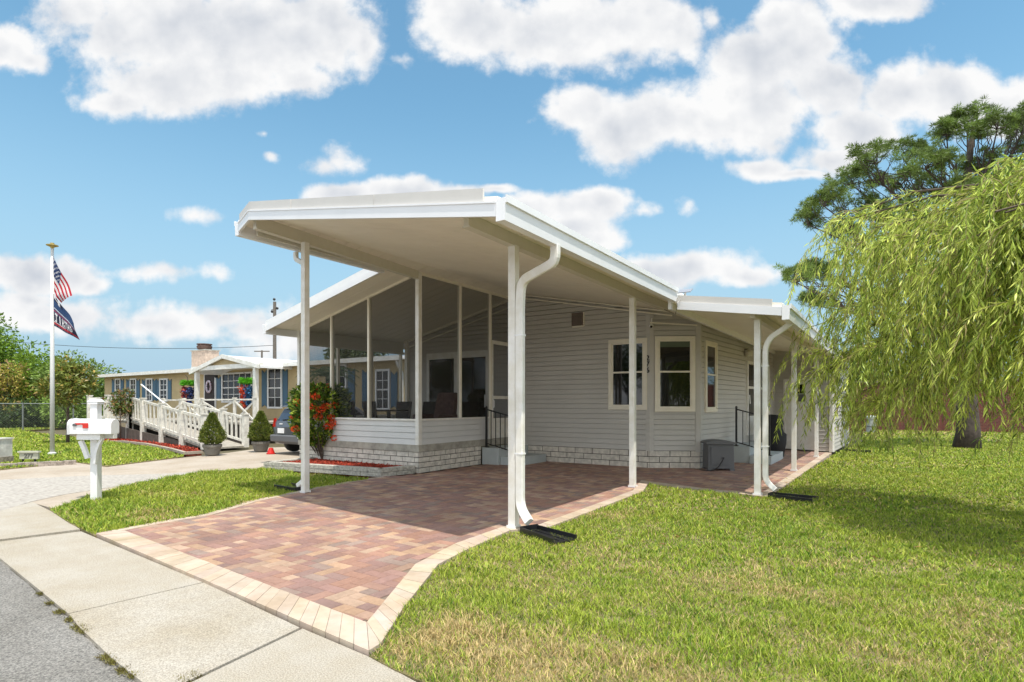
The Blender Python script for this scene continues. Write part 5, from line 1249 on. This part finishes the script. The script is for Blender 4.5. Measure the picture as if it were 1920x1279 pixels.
# mailbox pair on one post
mx, my = g(180, 938); dm = mx*FW[0]+my*FW[1]
T = thing('mailbox', 'white post carrying two white mailboxes with a red flag', 'mailbox', (mx, my, 0))
AX = Vector((RT[0], RT[1], 0)); AD = Vector((FW[0], FW[1], 0)); O = Vector((mx, my, 0))
def loc_(l, d, z): return O+AX*l+AD*d+Vector((0, 0, z))
def abox(l0, l1, d0, d1, z0, z1): return MB().hexa([loc_(l0, d0, z0), loc_(l1, d0, z0), loc_(l1, d1, z0), loc_(l0, d1, z0)], [loc_(l0, d0, z1), loc_(l1, d0, z1), loc_(l1, d1, z1), loc_(l0, d1, z1)])
part('post', abox(-.054, .054, -.054, .054, -.02, 1.49), WHITE2, T, bevel=.006)
m = abox(-.075, .075, -.075, .075, 1.49, 1.53); k = MB().hexa([loc_(-.082, -.082, 1.53), loc_(.082, -.082, 1.53), loc_(.082, .082, 1.53), loc_(-.082, .082, 1.53)], [loc_(-.05, -.05, 1.575), loc_(.05, -.05, 1.575), loc_(.05, .05, 1.575), loc_(-.05, .05, 1.575)]); m.add(k.v, k.f); part('cap', m, WHITE2, T)
part('arm', abox(-.16, .20, -.19, -.11, .95, 1.038), WHITE2, T, bevel=.004); part('arm', abox(-.16, .20, .11, .19, .95, 1.038), WHITE2, T, bevel=.004)
m = MB(); pts = [loc_(.20, -.14, .97), loc_(.13, -.12, .86), loc_(.08, -.10, .74), loc_(.05, -.085, .58)]; m.sweep(pts, [(-.022, -.025), (.022, -.025), (.022, .025), (-.022, .025)], up=(0, 0, 1)); part('brace', m, WHITE2, T)
m = MB(); pts = [loc_(-.16, -.10, .93), loc_(-.11, -.10, .82), loc_(-.06, -.09, .66)]; m.sweep(pts, [(-.025, -.03), (.025, -.03), (.025, .03), (-.025, .03)]); part('brace', m, WHITE2, T)
MDOOR = mat('mailbox_door', (.60, .60, .60), .4)  # greyer than the body, standing in for the shading line between the boxes
def mbox(l0, l1, dc, flagup):
    w, hh = .088, .135; n = 10; sec = [(-w, 0), (w, 0)]+[(w*math.cos(math.pi*i/n), hh+w*math.sin(math.pi*i/n)) for i in range(n+1)]
    A = [loc_(l0, dc+a, 1.04+b) for a, b in sec]; B = [loc_(l1, dc+a, 1.04+b) for a, b in sec]; k = len(sec)
    m = MB().add(A+B, [tuple(range(k)), tuple(range(k, 2*k))[::-1]]+[(i, i+k, (i+1) % k+k, (i+1) % k) for i in range(k)]); b_ = part('mailbox_body', m, WHITE2, T, bevel=.004)
    sec2 = [(a*1.10, (b-.1)*1.07+.1) for a, b in sec]; A = [loc_(l0-.022, dc+a, 1.04+b) for a, b in sec2]; B = [loc_(l0+.012, dc+a, 1.04+b) for a, b in sec2]
    part('door', MB().add(A+B, [tuple(range(k)), tuple(range(k, 2*k))[::-1]]+[(i, i+k, (i+1) % k+k, (i+1) % k) for i in range(k)]), MDOOR, b_)
    rp = mat('flag_red', (.60, .03, .02), .4)
    part('hinge', abox(l0+.07, l0+.12, dc-w-.018, dc-w-.001, 1.16, 1.20), GREYP, b_)
    fm = abox(l0+.10, l0+.30, dc-w-.014, dc-w-.004, 1.182, 1.208); k2 = abox(l0+.22, l0+.30, dc-w-.0145, dc-w-.0045, 1.13, 1.182); fm.add(k2.v, k2.f)
    if flagup: part('signal_flag', fm, rp, b_)
    else: part('signal_flag', abox(l0+.10, l0+.16, dc-w-.014, dc-w-.004, 1.15, 1.208), GREYP, b_)
mbox(-.24, .40, -.15, True); mbox(-.42, .20, .15, False)

# address plaque, stone pillar, edging
x, y = g(55, 868); sgx = Vector((RT[0], RT[1], 0)); T = thing('address_sign', 'low white address plaque on two short legs in the grass', 'sign', (x, y, 0)); O2 = Vector((x, y, 0))
def b2(l0, l1, d0, d1, z0, z1, O_=O2): return MB().hexa([O_+AX*l0+AD*d0+Vector((0, 0, z0)), O_+AX*l1+AD*d0+Vector((0, 0, z0)), O_+AX*l1+AD*d1+Vector((0, 0, z0)), O_+AX*l0+AD*d1+Vector((0, 0, z0))], [O_+AX*l0+AD*d0+Vector((0, 0, z1)), O_+AX*l1+AD*d0+Vector((0, 0, z1)), O_+AX*l1+AD*d1+Vector((0, 0, z1)), O_+AX*l0+AD*d1+Vector((0, 0, z1))])
SGM = mat('sign_face', (.50, .49, .40), .7, var=.1)
part('plaque', b2(-.235, .235, -.02, .03, .10, .26), SGM, T); part('cap', b2(-.26, .26, -.05, .05, .26, .30), SGM, T)
for l_ in (-.16, .14): part('leg', b2(l_-.02, l_+.02, -.01, .02, -.02, .10), BLACK, T)
text_mesh('number', '277', .15, mat('number_grey', (.16, .16, .14), .6), T, O2-AD*.025+Vector((0, 0, .175)), (R(90), 0, TH))
x, y = g(-32, 870); O3 = Vector((x, y, 0)); PIL = mat('stained_stucco', (.62, .60, .55), .9, var=.25, vscale=7, bump=.3)
T = thing('gate_pillar', 'stubby whitewashed stone pillar at the left edge', 'pillar', (x, y, 0)); part('shaft', b2(-.36, .34, -.1, .45, -.02, .60, O3), PIL, T); part('base', b2(-.38, .36, -.12, .47, -.02, .16, O3), mat('mossy_stone', (.30, .26, .20), .95, var=.5, vscale=12, bump=.5), T); part('cap', b2(-.38, .36, -.12, .47, .60, .63, O3), PIL, T)
EDG = mat('edging_stone', (.33, .28, .24), .95, var=.45, vscale=14, bump=.8, bscale=30)
pa, pb = Vector((*g(-60, 879), 0)), Vector((*g(143, 869), 0)); T = thing('stone_edging', 'row of rough stone edging blocks along the bright lawn', 'edging', pa)
n = 16
for k in range(n):
    a = pa.lerp(pb, k/n); b = pa.lerp(pb, (k+.97)/n); part('edging_block', MB().beam((a.x, a.y, .03), (b.x, b.y, .03), .14, .10+random.uniform(-.01, .01)), EDG, T)
# chain link fence beyond the flagpole lawn
GALV = mat('galvanised', (.20, .22, .21), .5, metal=.6)
FX = -41.0; T = thing('chain_link_fence', 'grey chain link fence in front of the left trees', 'fence', (FX, 8, 0)); z_t = 1.5
m = MB(); c = .13
y = 2.0
while y < 15.2:
    for (s_) in (1, -1):
        y1 = y+s_*z_t
        a_, b_ = (FX, y, 0), (FX, y1, z_t)
        if 1.9 <= y1 <= 15.3: m.add([(FX, y-.005, 0), (FX, y+.005, 0), (FX, y1+.005, z_t), (FX, y1-.005, z_t)], [(0, 1, 2, 3)])
    y += c
part('fence_mesh', m, GALV, T); part('top_rail', MB().tube([(FX, 1.9, z_t), (FX, 15.3, z_t)], .03, 6), GALV, T)
for y in (2, 4.4, 6.8, 9.2, 11.6, 14.0, 15.2): part('fence_post', MB().tube([(FX, y, 0), (FX, y, z_t+.06)], .045, 6), GALV, T)
# neighbour's mulch bed along the ramp
bedN = [g(200, 829), g(230, 829), g(275, 834), g(318, 843), g(347, 850), g(378, 848), (-19.3, 10.0), (-20.9, 10.3), (-23, 10.55), (-26.5, 10.95), (-30.4, 11.2), (-33, 11.4)]
struct('bed_soil', MB().prism(bedN, -.1, .01), mat('mulch_base', (.16, .03, .015), 1, var=.3, vscale=12), 'mulched strip at the foot of the ramp')
def mulch(name, label, poly, n, z, seed, sz=.05):
    r = np.random.default_rng(seed); xs = [p[0] for p in poly]; ys = [p[1] for p in poly]; x = min(xs)+(max(xs)-min(xs))*r.random(n*3); y = min(ys)+(max(ys)-min(ys))*r.random(n*3); k = inpoly(x, y, poly); x = x[k][:n]; y = y[k][:n]; n = len(x)
    d = r.normal(size=(n, 3)); d[:, 2] *= .35; P = np.stack([x, y, z+r.random(n)*.025], 1); V, F = leafcloud(P, d, sz*(.5+r.random(n)), sz*.4*(.5+r.random(n)), .05, seed=seed)
    o = npmesh(name, V, F, MULCH, None, col=np.repeat(tints(n, (.40, .055, .025), .35, (.22, .03, .015), .35, seed), 4, 0)); tag(o, label, 'mulch', kind='stuff')
mulch('mulch', 'red mulch along the neighbour ramp', bedN, 9000, .012, 41, .07)
ed = MB(); ep = [g(200, 829), g(230, 829), g(275, 834), g(318, 843), g(347, 851), g(380, 849)]
T = thing('bed_edging', 'pale curved curb around the red mulch by the ramp', 'edging', (*ep[2], 0))
for p, q in zip(ep[:-1], ep[1:]): ed.beam((p[0], p[1], .02), (q[0], q[1], .02), .10, .08)
part('curb', ed, CONC2, T)
# utility poles and wire
WOOD = mat('pole_wood', (.16, .14, .12), .9, var=.3)
def upole(px_, ptop, dep, lab, r_):
    x, y, z = at(px_, ptop, dep); T = thing('utility_pole', lab, 'utility pole', (x, y, 0), 'utility poles beyond the houses'); part('pole', MB().tube([(x, y, 0), (x, y, z)], [r_, r_*.75], 8), WOOD, T); return x, y, z, T
x, y, z, T = upole(515, 566, 70, 'tall utility pole with small insulators behind the tan house', .25)
for k, (l_, h_) in enumerate(((-.15, .3), (-.9, -1.2), (.9, -.8), (1.3, -2.2))):
    p = Vector((x, y, z+h_))+AX*l_*.35; part('insulator', MB().ball(p, .17, 8, 5), BLACKP, T)
part('bracket', MB().beam(Vector((x, y, z-1.0))-AX*.4, Vector((x, y, z-.8))+AX*.4, .08, .08), WOOD, T)
x, y, z, T = upole(491, 657, 120, 'short distant utility pole with a crossarm', .25)
part('crossarm', MB().beam(Vector((x, y, z-.2))-AX*1.6, Vector((x, y, z-.2))+AX*1.6, .2, .2), WOOD, T)
a = Vector(at(-60, 640, 85)); b = Vector(at(515, 655, 85)); pts = [a.lerp(b, k/12)+Vector((0, 0, 1.0*(k/12-.5)**2*4-.4)) for k in range(13)]
o = part('power_line', MB().tube(pts, .035, 4, cap=False), BLACKP); tag(o, 'thin overhead wire crossing the sky behind the flagpole', 'wire')

# ================================================================== RIGHT BACKGROUND
BRK = bpy.data.materials.new('brick'); BRK.use_nodes = True; _t = BRK.node_tree; _b = _t.nodes['Principled BSDF']; _b.inputs['Roughness'].default_value = .9
_c = _t.nodes.new('ShaderNodeTexCoord'); _m = _t.nodes.new('ShaderNodeMapping'); _m.inputs['Rotation'].default_value = (R(90), 0, 0); _k = _t.nodes.new('ShaderNodeTexBrick'); _k.inputs['Scale'].default_value = 3.2
_k.inputs['Color1'].default_value = (.17, .045, .03, 1); _k.inputs['Color2'].default_value = (.10, .032, .026, 1); _k.inputs['Mortar'].default_value = (.17, .12, .10, 1); _k.inputs['Mortar Size'].default_value = .018
_t.links.new(_c.outputs['Object'], _m.inputs[0]); _t.links.new(_m.outputs[0], _k.inputs['Vector']); _t.links.new(_k.outputs['Color'], _b.inputs['Base Color'])
T = thing('brick_wall', 'long red brick boundary wall behind the willow', 'wall', (8, 38.9, 0))
part('wall', MB().box((-9, 38.9, -.1), (32, 39.2, 2.7)), BRK, T)
part('coping', MB().box((-9.05, 38.85, 2.7), (32.05, 39.25, 2.82)), mat('coping_stone', (.2, .16, .14), .9, var=.2), T)
for k in range(9): part('pier', MB().box((-7.2+k*4.5, 38.72, -.1), (-6.7+k*4.5, 38.895, 2.76)), BRK, T)
x, y = g(1634, 811); T = thing('utility_pedestal', 'pale grey cylindrical utility pedestal on the grass before the brick wall', 'utility box', (x, y, 0))
part('cylinder', MB().lathe((x, y, -.05), [(.24, 0), (.23, .75), (.25, .76), (.25, .86), (.19, .92), (.0, .94)], 18), mat('pedestal_grey', (.34, .37, .34), .7, var=.15), T)
o = MB().lathe((x, y, .30), [(.235, 0), (.245, .01), (.245, .04), (.235, .05)], 18); part('band', o, GREYP, T)

# ================================================================== NEAR OBJECTS
# raised bed of rough blocks
RB = mat('retaining_block', (.42, .40, .35), .95, var=.35, vscale=20, bump=.9, bscale=45)
bedp = [g(494, 879), (-8.66, 8.22)]; pL, pR = g(494, 880), (-8.66, 8.20); backL = (pL[0]-.05, 9.06)
T = thing('raised_bed', 'low retaining wall of rough grey blocks around the mulch bed', 'planter', (*pL, 0))
def wallblocks(p, q, rows, bl, h):
    w = Wall(p, q)
    for r_ in range(rows):
        a = -(bl/2 if r_ % 2 else 0)
        while a < w.L:
            x0, x1 = max(a+.003, 0), min(a+bl-.003, w.L)
            if x1-x0 > .05: m = MB(); w.bx(m, x0, x1, r_*h+.002, (r_+1)*h-.004, -.15, random.uniform(0, .01)); part('block', m, RB, T, bevel=.006)
            a += bl
wallblocks(pL, pR, 2, .40, .09); wallblocks(pR, (-8.50, 9.04), 2, .40, .09); wallblocks(backL, pL, 2, .40, .09)
bd = [(pL[0]+.08, pL[1]+.12), (pR[0]-.12, pR[1]+.12), (-8.6, 9.06), (backL[0]+.1, 9.06)]
struct('bed_soil', MB().prism(bd, -.05, .115), bpy.data.materials['mulch_base'], 'soil of the raised bed')
mulch('mulch', 'red mulch filling the raised bed below the porch', bd, 14000, .117, 42, .045)
# splash blocks
def splash(x, y, ang_, lab):
    T = thing('splash_block', lab, 'splash block', (x, y, 0), 'black downspout splash blocks'); ca, sa = math.cos(ang_), math.sin(ang_)
    P = lambda a, b, z: (x+a*ca-b*sa, y+a*sa+b*ca, z)
    m = MB(); Lb = .64
    def q(a0, a1, b0, b1, c0, c1, z0, z1): m.hexa([P(a0, b0, z0), P(a1, c0, z0), P(a1, c1, z0), P(a0, b1, z0)], [P(a0, b0, z1), P(a1, c0, z1), P(a1, c1, z1), P(a0, b1, z1)])
    q(0, Lb, -.11, .11, -.15, .15, .012, .028); part('tray', m, BLACKP, T)
    m = MB(); q(0, Lb, -.125, -.108, -.17, -.15, .01, .075); part('side_lip', m, BLACKP, T); m = MB(); q(0, Lb, .108, .125, .15, .17, .01, .075); part('side_lip', m, BLACKP, T)
    m = MB(); q(-.015, 0, -.125, .125, -.125, .125, .01, .085); part('back_lip', m, BLACKP, T)
    for b_ in (-.04, .04): m = MB(); q(.05, Lb-.05, b_-.006, b_+.006, b_-.006, b_+.006, .028, .036); part('rib', m, BLACKP, T)
splash(-3.50, 5.64, R(-22), 'black plastic splash block on the grass below the right carport downspout')
splash(-1.58, 9.88, R(-10), 'black plastic splash block below the downspout at the patio corner')
splash(-8.38, 6.12, R(172), 'black plastic splash block by the left carport post')
splash(-1.15, 20.6, R(-20), 'dark splash block at the far end of the house side wall')
# front steps with railing
def railing_iron(T, p, q, ht, n, base_drop):
    """p upper post foot, q lower post foot"""
    for a in (p, q): part('post', MB().box((a[0]-.022, a[1]-.022, a[2]), (a[0]+.022, a[1]+.022, a[2]+ht)), BLACK, T); part('post_cap', MB().ball((a[0], a[1], a[2]+ht+.01), .032, 8, 5), BLACK, T); part('foot_plate', MB().box((a[0]-.05, a[1]-.05, a[2]), (a[0]+.05, a[1]+.05, a[2]+.02)), BLACK, T)
    P, Q = Vector(p), Vector(q)
    part('handrail', MB().beam(P+Vector((0, 0, ht-.04)), Q+Vector((0, 0, ht-.04)), .035, .03), BLACK, T); part('bottom_rail', MB().beam(P+Vector((0, 0, .10)), Q+Vector((0, 0, .10)), .03, .025), BLACK, T)
    for k in range(1, n): c = P.lerp(Q, k/n); part('baluster', MB().box((c.x-.008, c.y-.008, c.z+.10), (c.x+.008, c.y+.008, c.z+ht-.05)), BLACK, T)
T = thing('entry_steps', 'blue grey painted concrete steps below the screen door', 'steps', (-8, 12, 0))
part('landing', MB().box((-8.41, 11.33, .0), (-7.92, 12.70, .42)), STEPM, T, bevel=.01); part('step', MB().box((-7.918, 11.42, .0), (-7.36, 12.68, .21)), STEPM, T, bevel=.01)
T = thing('iron_railing', 'black iron railing on the steps by the screened porch', 'railing', (-8, 11.4, 0)); railing_iron(T, (-8.34, 11.42, .42), (-7.42, 11.50, .20), .98, 7, 0)
T = thing('side_steps', 'pale painted concrete steps below the side door', 'steps', (-3, 16, 0))
part('landing', MB().box((-3.5, 15.15, .0), (-2.93, 18.6, .42)), STEPM, T, bevel=.01); part('step', MB().box((-2.928, 15.1, .0), (-2.42, 16.9, .21)), STEPM, T, bevel=.01)
T = thing('iron_railing', 'black iron railing on the side door steps', 'railing', (-3, 15.3, 0)); railing_iron(T, (-3.28, 15.3, .42), (-2.5, 15.3, .21), .98, 5, 0)
# covered grill
gx_, gy_ = -2.78, 17.4
T = thing('grill', 'black covered grill standing behind the side steps', 'grill', (gx_, gy_, 0))
m = MB(); prof = [(.30, .0), (.33, .35), (.36, .62), (.30, .70), (.27, .80), (.33, .92), (.30, 1.08), (.18, 1.16), (0, 1.18)]
m.lathe((gx_, gy_, .02), prof, 14)
m.v = [(gx_+(x-gx_)*(1.0+.12*math.sin(3*math.atan2(y-gy_, x-gx_)+z*4)), gy_+(y-gy_)*(.85+.1*math.sin(5*math.atan2(y-gy_, x-gx_))), z) for x, y, z in m.v]
part('cover', m, BFAB, T, smooth=True)
m = MB(); 
for s_ in (-1, 1): part('wheel', MB().tube([(gx_+s_*.2-.02, gy_-.28, .09), (gx_+s_*.2+.02, gy_-.28, .09)], .09, 12), BLACKP, T)
# hose box
hx, hy = g(1357, 884); 
T = thing('hose_box', 'grey plastic hose storage box with a black hose by the bay window', 'storage box', (hx, hy, 0)); O4 = Vector((hx, hy, 0)); ca = Vector((RT[0], RT[1], 0)); 
aa = R(12); X4 = Vector((math.cos(aa+TH*.55), math.sin(aa+TH*.55), 0)); Y4 = Vector((-X4.y, X4.x, 0))
def hb(x0, x1, y0, y1, z0, z1, t=0.): return MB().hexa([O4+X4*x0+Y4*y0+Vector((0, 0, z0)), O4+X4*x1+Y4*y0+Vector((0, 0, z0)), O4+X4*x1+Y4*y1+Vector((0, 0, z0)), O4+X4*x0+Y4*y1+Vector((0, 0, z0))], [O4+X4*(x0+t)+Y4*(y0+t)+Vector((0, 0, z1)), O4+X4*(x1-t)+Y4*(y0+t)+Vector((0, 0, z1)), O4+X4*(x1-t)+Y4*(y1-t)+Vector((0, 0, z1)), O4+X4*(x0+t)+Y4*(y1-t)+Vector((0, 0, z1))])
part('body', hb(-.34, .24, .0, .46, .05, .60, .01), GREYP, T, bevel=.02); part('front_panel', hb(-.28, .16, -.014, -.001, .14, .54), GREYP, T, bevel=.006)
m = MB(); sec = []
for k in range(9): t = -1+2*k/8; sec.append((t, .045*(1-t*t)))
A = [O4+X4*(-.05+t*.33)+Y4*(-.03)+Vector((0, 0, .61+b)) for t, b in sec]; B = [O4+X4*(-.05+t*.33)+Y4*.49+Vector((0, 0, .61+b)) for t, b in sec]; A2 = [p+Vector((0, 0, .03)) for p in A]; k_ = 9
lid = MB(); bot = [O4+X4*(-.38)+Y4*(-.03)+Vector((0, 0, .60)), O4+X4*.28+Y4*(-.03)+Vector((0, 0, .60)), O4+X4*.28+Y4*.49+Vector((0, 0, .60)), O4+X4*(-.38)+Y4*.49+Vector((0, 0, .60))]
vs = [bot[0]]+A2+[bot[1]]; B2 = [p+Vector((0, 0, .03)) for p in B]; vs2 = [bot[3]]+B2+[bot[2]]; n_ = len(vs); lid.add(vs+vs2, [tuple(range(n_))[::-1], tuple(range(n_, 2*n_))]+[(i, (i+1) % n_, n_+(i+1) % n_, n_+i) for i in range(n_)]); part('lid', lid, GREYP, T)
for (a_, b_) in ((-.34, 0), (.14, 0), (-.34, .36), (.14, .36)): part('foot', hb(a_, a_+.10, b_, b_+.10, 0, .055), GREYP, T)
part('handle_recess', hb(.241, .247, .12, .34, .40, .52), BLACKP, T); part('crank', MB().beam(O4+X4*.26+Y4*.2+Vector((0, 0, .42)), O4+X4*.26+Y4*.2+Vector((0, 0, .30)), .02, .02), WHITE2, T)
p0 = O4+X4*(-.02)+Y4*(-.02)+Vector((0, 0, .30)); hp = [p0, p0-Y4*.06, p0-Y4*.10-X4*.06+Vector((0, 0, -.08)), p0-Y4*.11-X4*.14+Vector((0, 0, -.20)), p0-Y4*.08-X4*.26+Vector((0, 0, -.275)), p0+Y4*.0-X4*.42+Vector((0, 0, -.285)), p0+Y4*.16-X4*.46+Vector((0, 0, -.285)), p0+Y4*.30-X4*.43+Vector((0, 0, -.27))]
part('hose', MB().tube(arc(hp, .08, 4), .013, 7), BLACKP, T, smooth=True)
# security camera, solar panel, porch lantern
cz = WC1.P(.02, WC1.px(1232, 612)[1], .10)
T = thing('security_camera', 'small white dome camera with a black eye under the eave beside the bay window', 'security camera', cz)
part('body', MB().ball(cz, .052, 12, 8, (1, 1, .85)), WHITE2, T, smooth=True); part('lens', MB().ball((cz[0]+.008, cz[1]-.035, cz[2]-.024), .030, 10, 6), BLACKP, T, smooth=True); part('bracket', MB().tube([(cz[0], cz[1], cz[2]+.04), (cz[0], cz[1]+.02, cz[2]+.17), (cz[0], cz[1]+.08, cz[2]+.18)], .012, 6), WHITE2, T)
sp = Vector((-2.93, 9.78, zw(-2.93)+.10)); T = thing('solar_panel', 'small solar panel on a bracket where the two roofs meet', 'solar panel', sp)
m = MB(); c_ = sp+Vector((0, 0, .13)); m.hexa([c_+Vector((-.11, -.07, -.045)), c_+Vector((.11, -.07, -.045)), c_+Vector((.11, .07, .03)), c_+Vector((-.11, .07, .03))], [c_+Vector((-.11, -.074, -.033)), c_+Vector((.11, -.074, -.033)), c_+Vector((.11, .066, .042)), c_+Vector((-.11, .066, .042))]); part('panel', m, mat('panel_face', (.30, .31, .34), .3), T)
part('bracket', MB().tube([sp, sp+Vector((0, 0, .11))], .018, 6), WHITE2, T); part('cable', MB().tube([sp+Vector((0, .0, .08)), (-3.0, 9.60, 3.2), (-3.05, 9.62, 3.02), (-3.3, 9.8, 3.15)], .006, 4), BLACKP, T)
lz = WC.P(WC.px(1398, 664)[0]-.15, WC.px(1398, 664)[1]+.0, .12); T = thing('wall_lantern', 'whitish shell like lantern on the side wall near the side door', 'lamp', lz)
m = MB().lathe((lz[0], lz[1], lz[2]-.12), [(.03, 0), (.10, .04), (.12, .14), (.07, .22), (.02, .24)], 12); part('shade', m, mat('frosted_glass', (.55, .52, .42), .3), T); part('arm', MB().beam((lz[0], lz[1], lz[2]+.12), (lz[0]-.14, lz[1], lz[2]+.12), .02, .02), BLACK, T)
# porch furniture (seen dimly through the screens)
WICK = mat('dark_wicker', (.03, .025, .022), .8, bump=.4, bscale=90)
def chair():
    T = thing('patio_chair', 'dark wicker chair behind the left porch screen', 'chair', (0, 0, .6), 'chairs inside the screened porch')
    part('seat', MB().box((-.26, -.26, 1.0), (.26, .26, 1.07)), WICK, T, bevel=.02); part('backrest', MB().hexa([(-.25, .22, 1.07), (.25, .22, 1.07), (.25, .28, 1.07), (-.25, .28, 1.07)], [(-.27, .30, 1.56), (.27, .30, 1.56), (.27, .35, 1.56), (-.27, .35, 1.56)]), WICK, T, bevel=.02)
    for a in (-.23, .23):
        for b in (-.23, .23): part('leg', MB().box((a-.02, b-.02, .602), (a+.02, b+.02, 1.0)), WICK, T)
    return T
ch0 = chair()
spots = [(-11.55, 10.1, R(180), 'dark wicker chair nearest the flowering shrub behind the screen'), (-10.75, 10.15, R(172), 'dark wicker chair in the middle of the screened porch'), (-11.5, 11.5, R(5), 'dark wicker chair on the far side of the porch table, left'), (-10.6, 11.5, R(-8), 'dark wicker chair on the far side of the porch table, right')]
for i, (x, y, a, lb) in enumerate(spots):
    c_ = ch0 if i == 0 else copy_tree(ch0); c_.location = (x, y, .6); c_.rotation_euler.z = a; c_['label'] = lb
T = thing('patio_table', 'dark round table among the chairs in the screened porch', 'table', (-11.1, 10.8, .6)); part('tabletop', MB().lathe((-11.1, 10.8, 1.30), [(.50, 0), (.52, .02), (.50, .04)], 20), WICK, T); part('pedestal', MB().lathe((-11.1, 10.8, .602), [(.28, 0), (.26, .04), (.05, .08), (.05, .69)], 14), WICK, T)
T = thing('recliner', 'brown high backed recliner inside the porch by the corner post', 'chair', (-9.35, 10.7, .6)); BRN = mat('brown_upholstery', (.10, .06, .055), .9, var=.3, vscale=10)
part('seat', MB().box((-9.7, 10.3, .80), (-9.0, 11.0, 1.08)), BRN, T, bevel=.05); part('backrest', MB().hexa([(-9.68, 10.9, 1.0), (-9.02, 10.9, 1.0), (-9.02, 11.08, 1.0), (-9.68, 11.08, 1.0)], [(-9.66, 11.08, 1.78), (-9.04, 11.08, 1.78), (-9.04, 11.22, 1.78), (-9.66, 11.22, 1.78)]), BRN, T, bevel=.05)
for a in (-9.78, -9.02): part('armrest', MB().box((a, 10.3, .70), (a+.12, 11.0, 1.24)), BRN, T, bevel=.03)
for a in (-9.7, -9.06):
    for b in (10.35, 10.95): part('leg', MB().box((a, b-.03, .602), (a+.06, b+.03, .80)), BLACK, T)
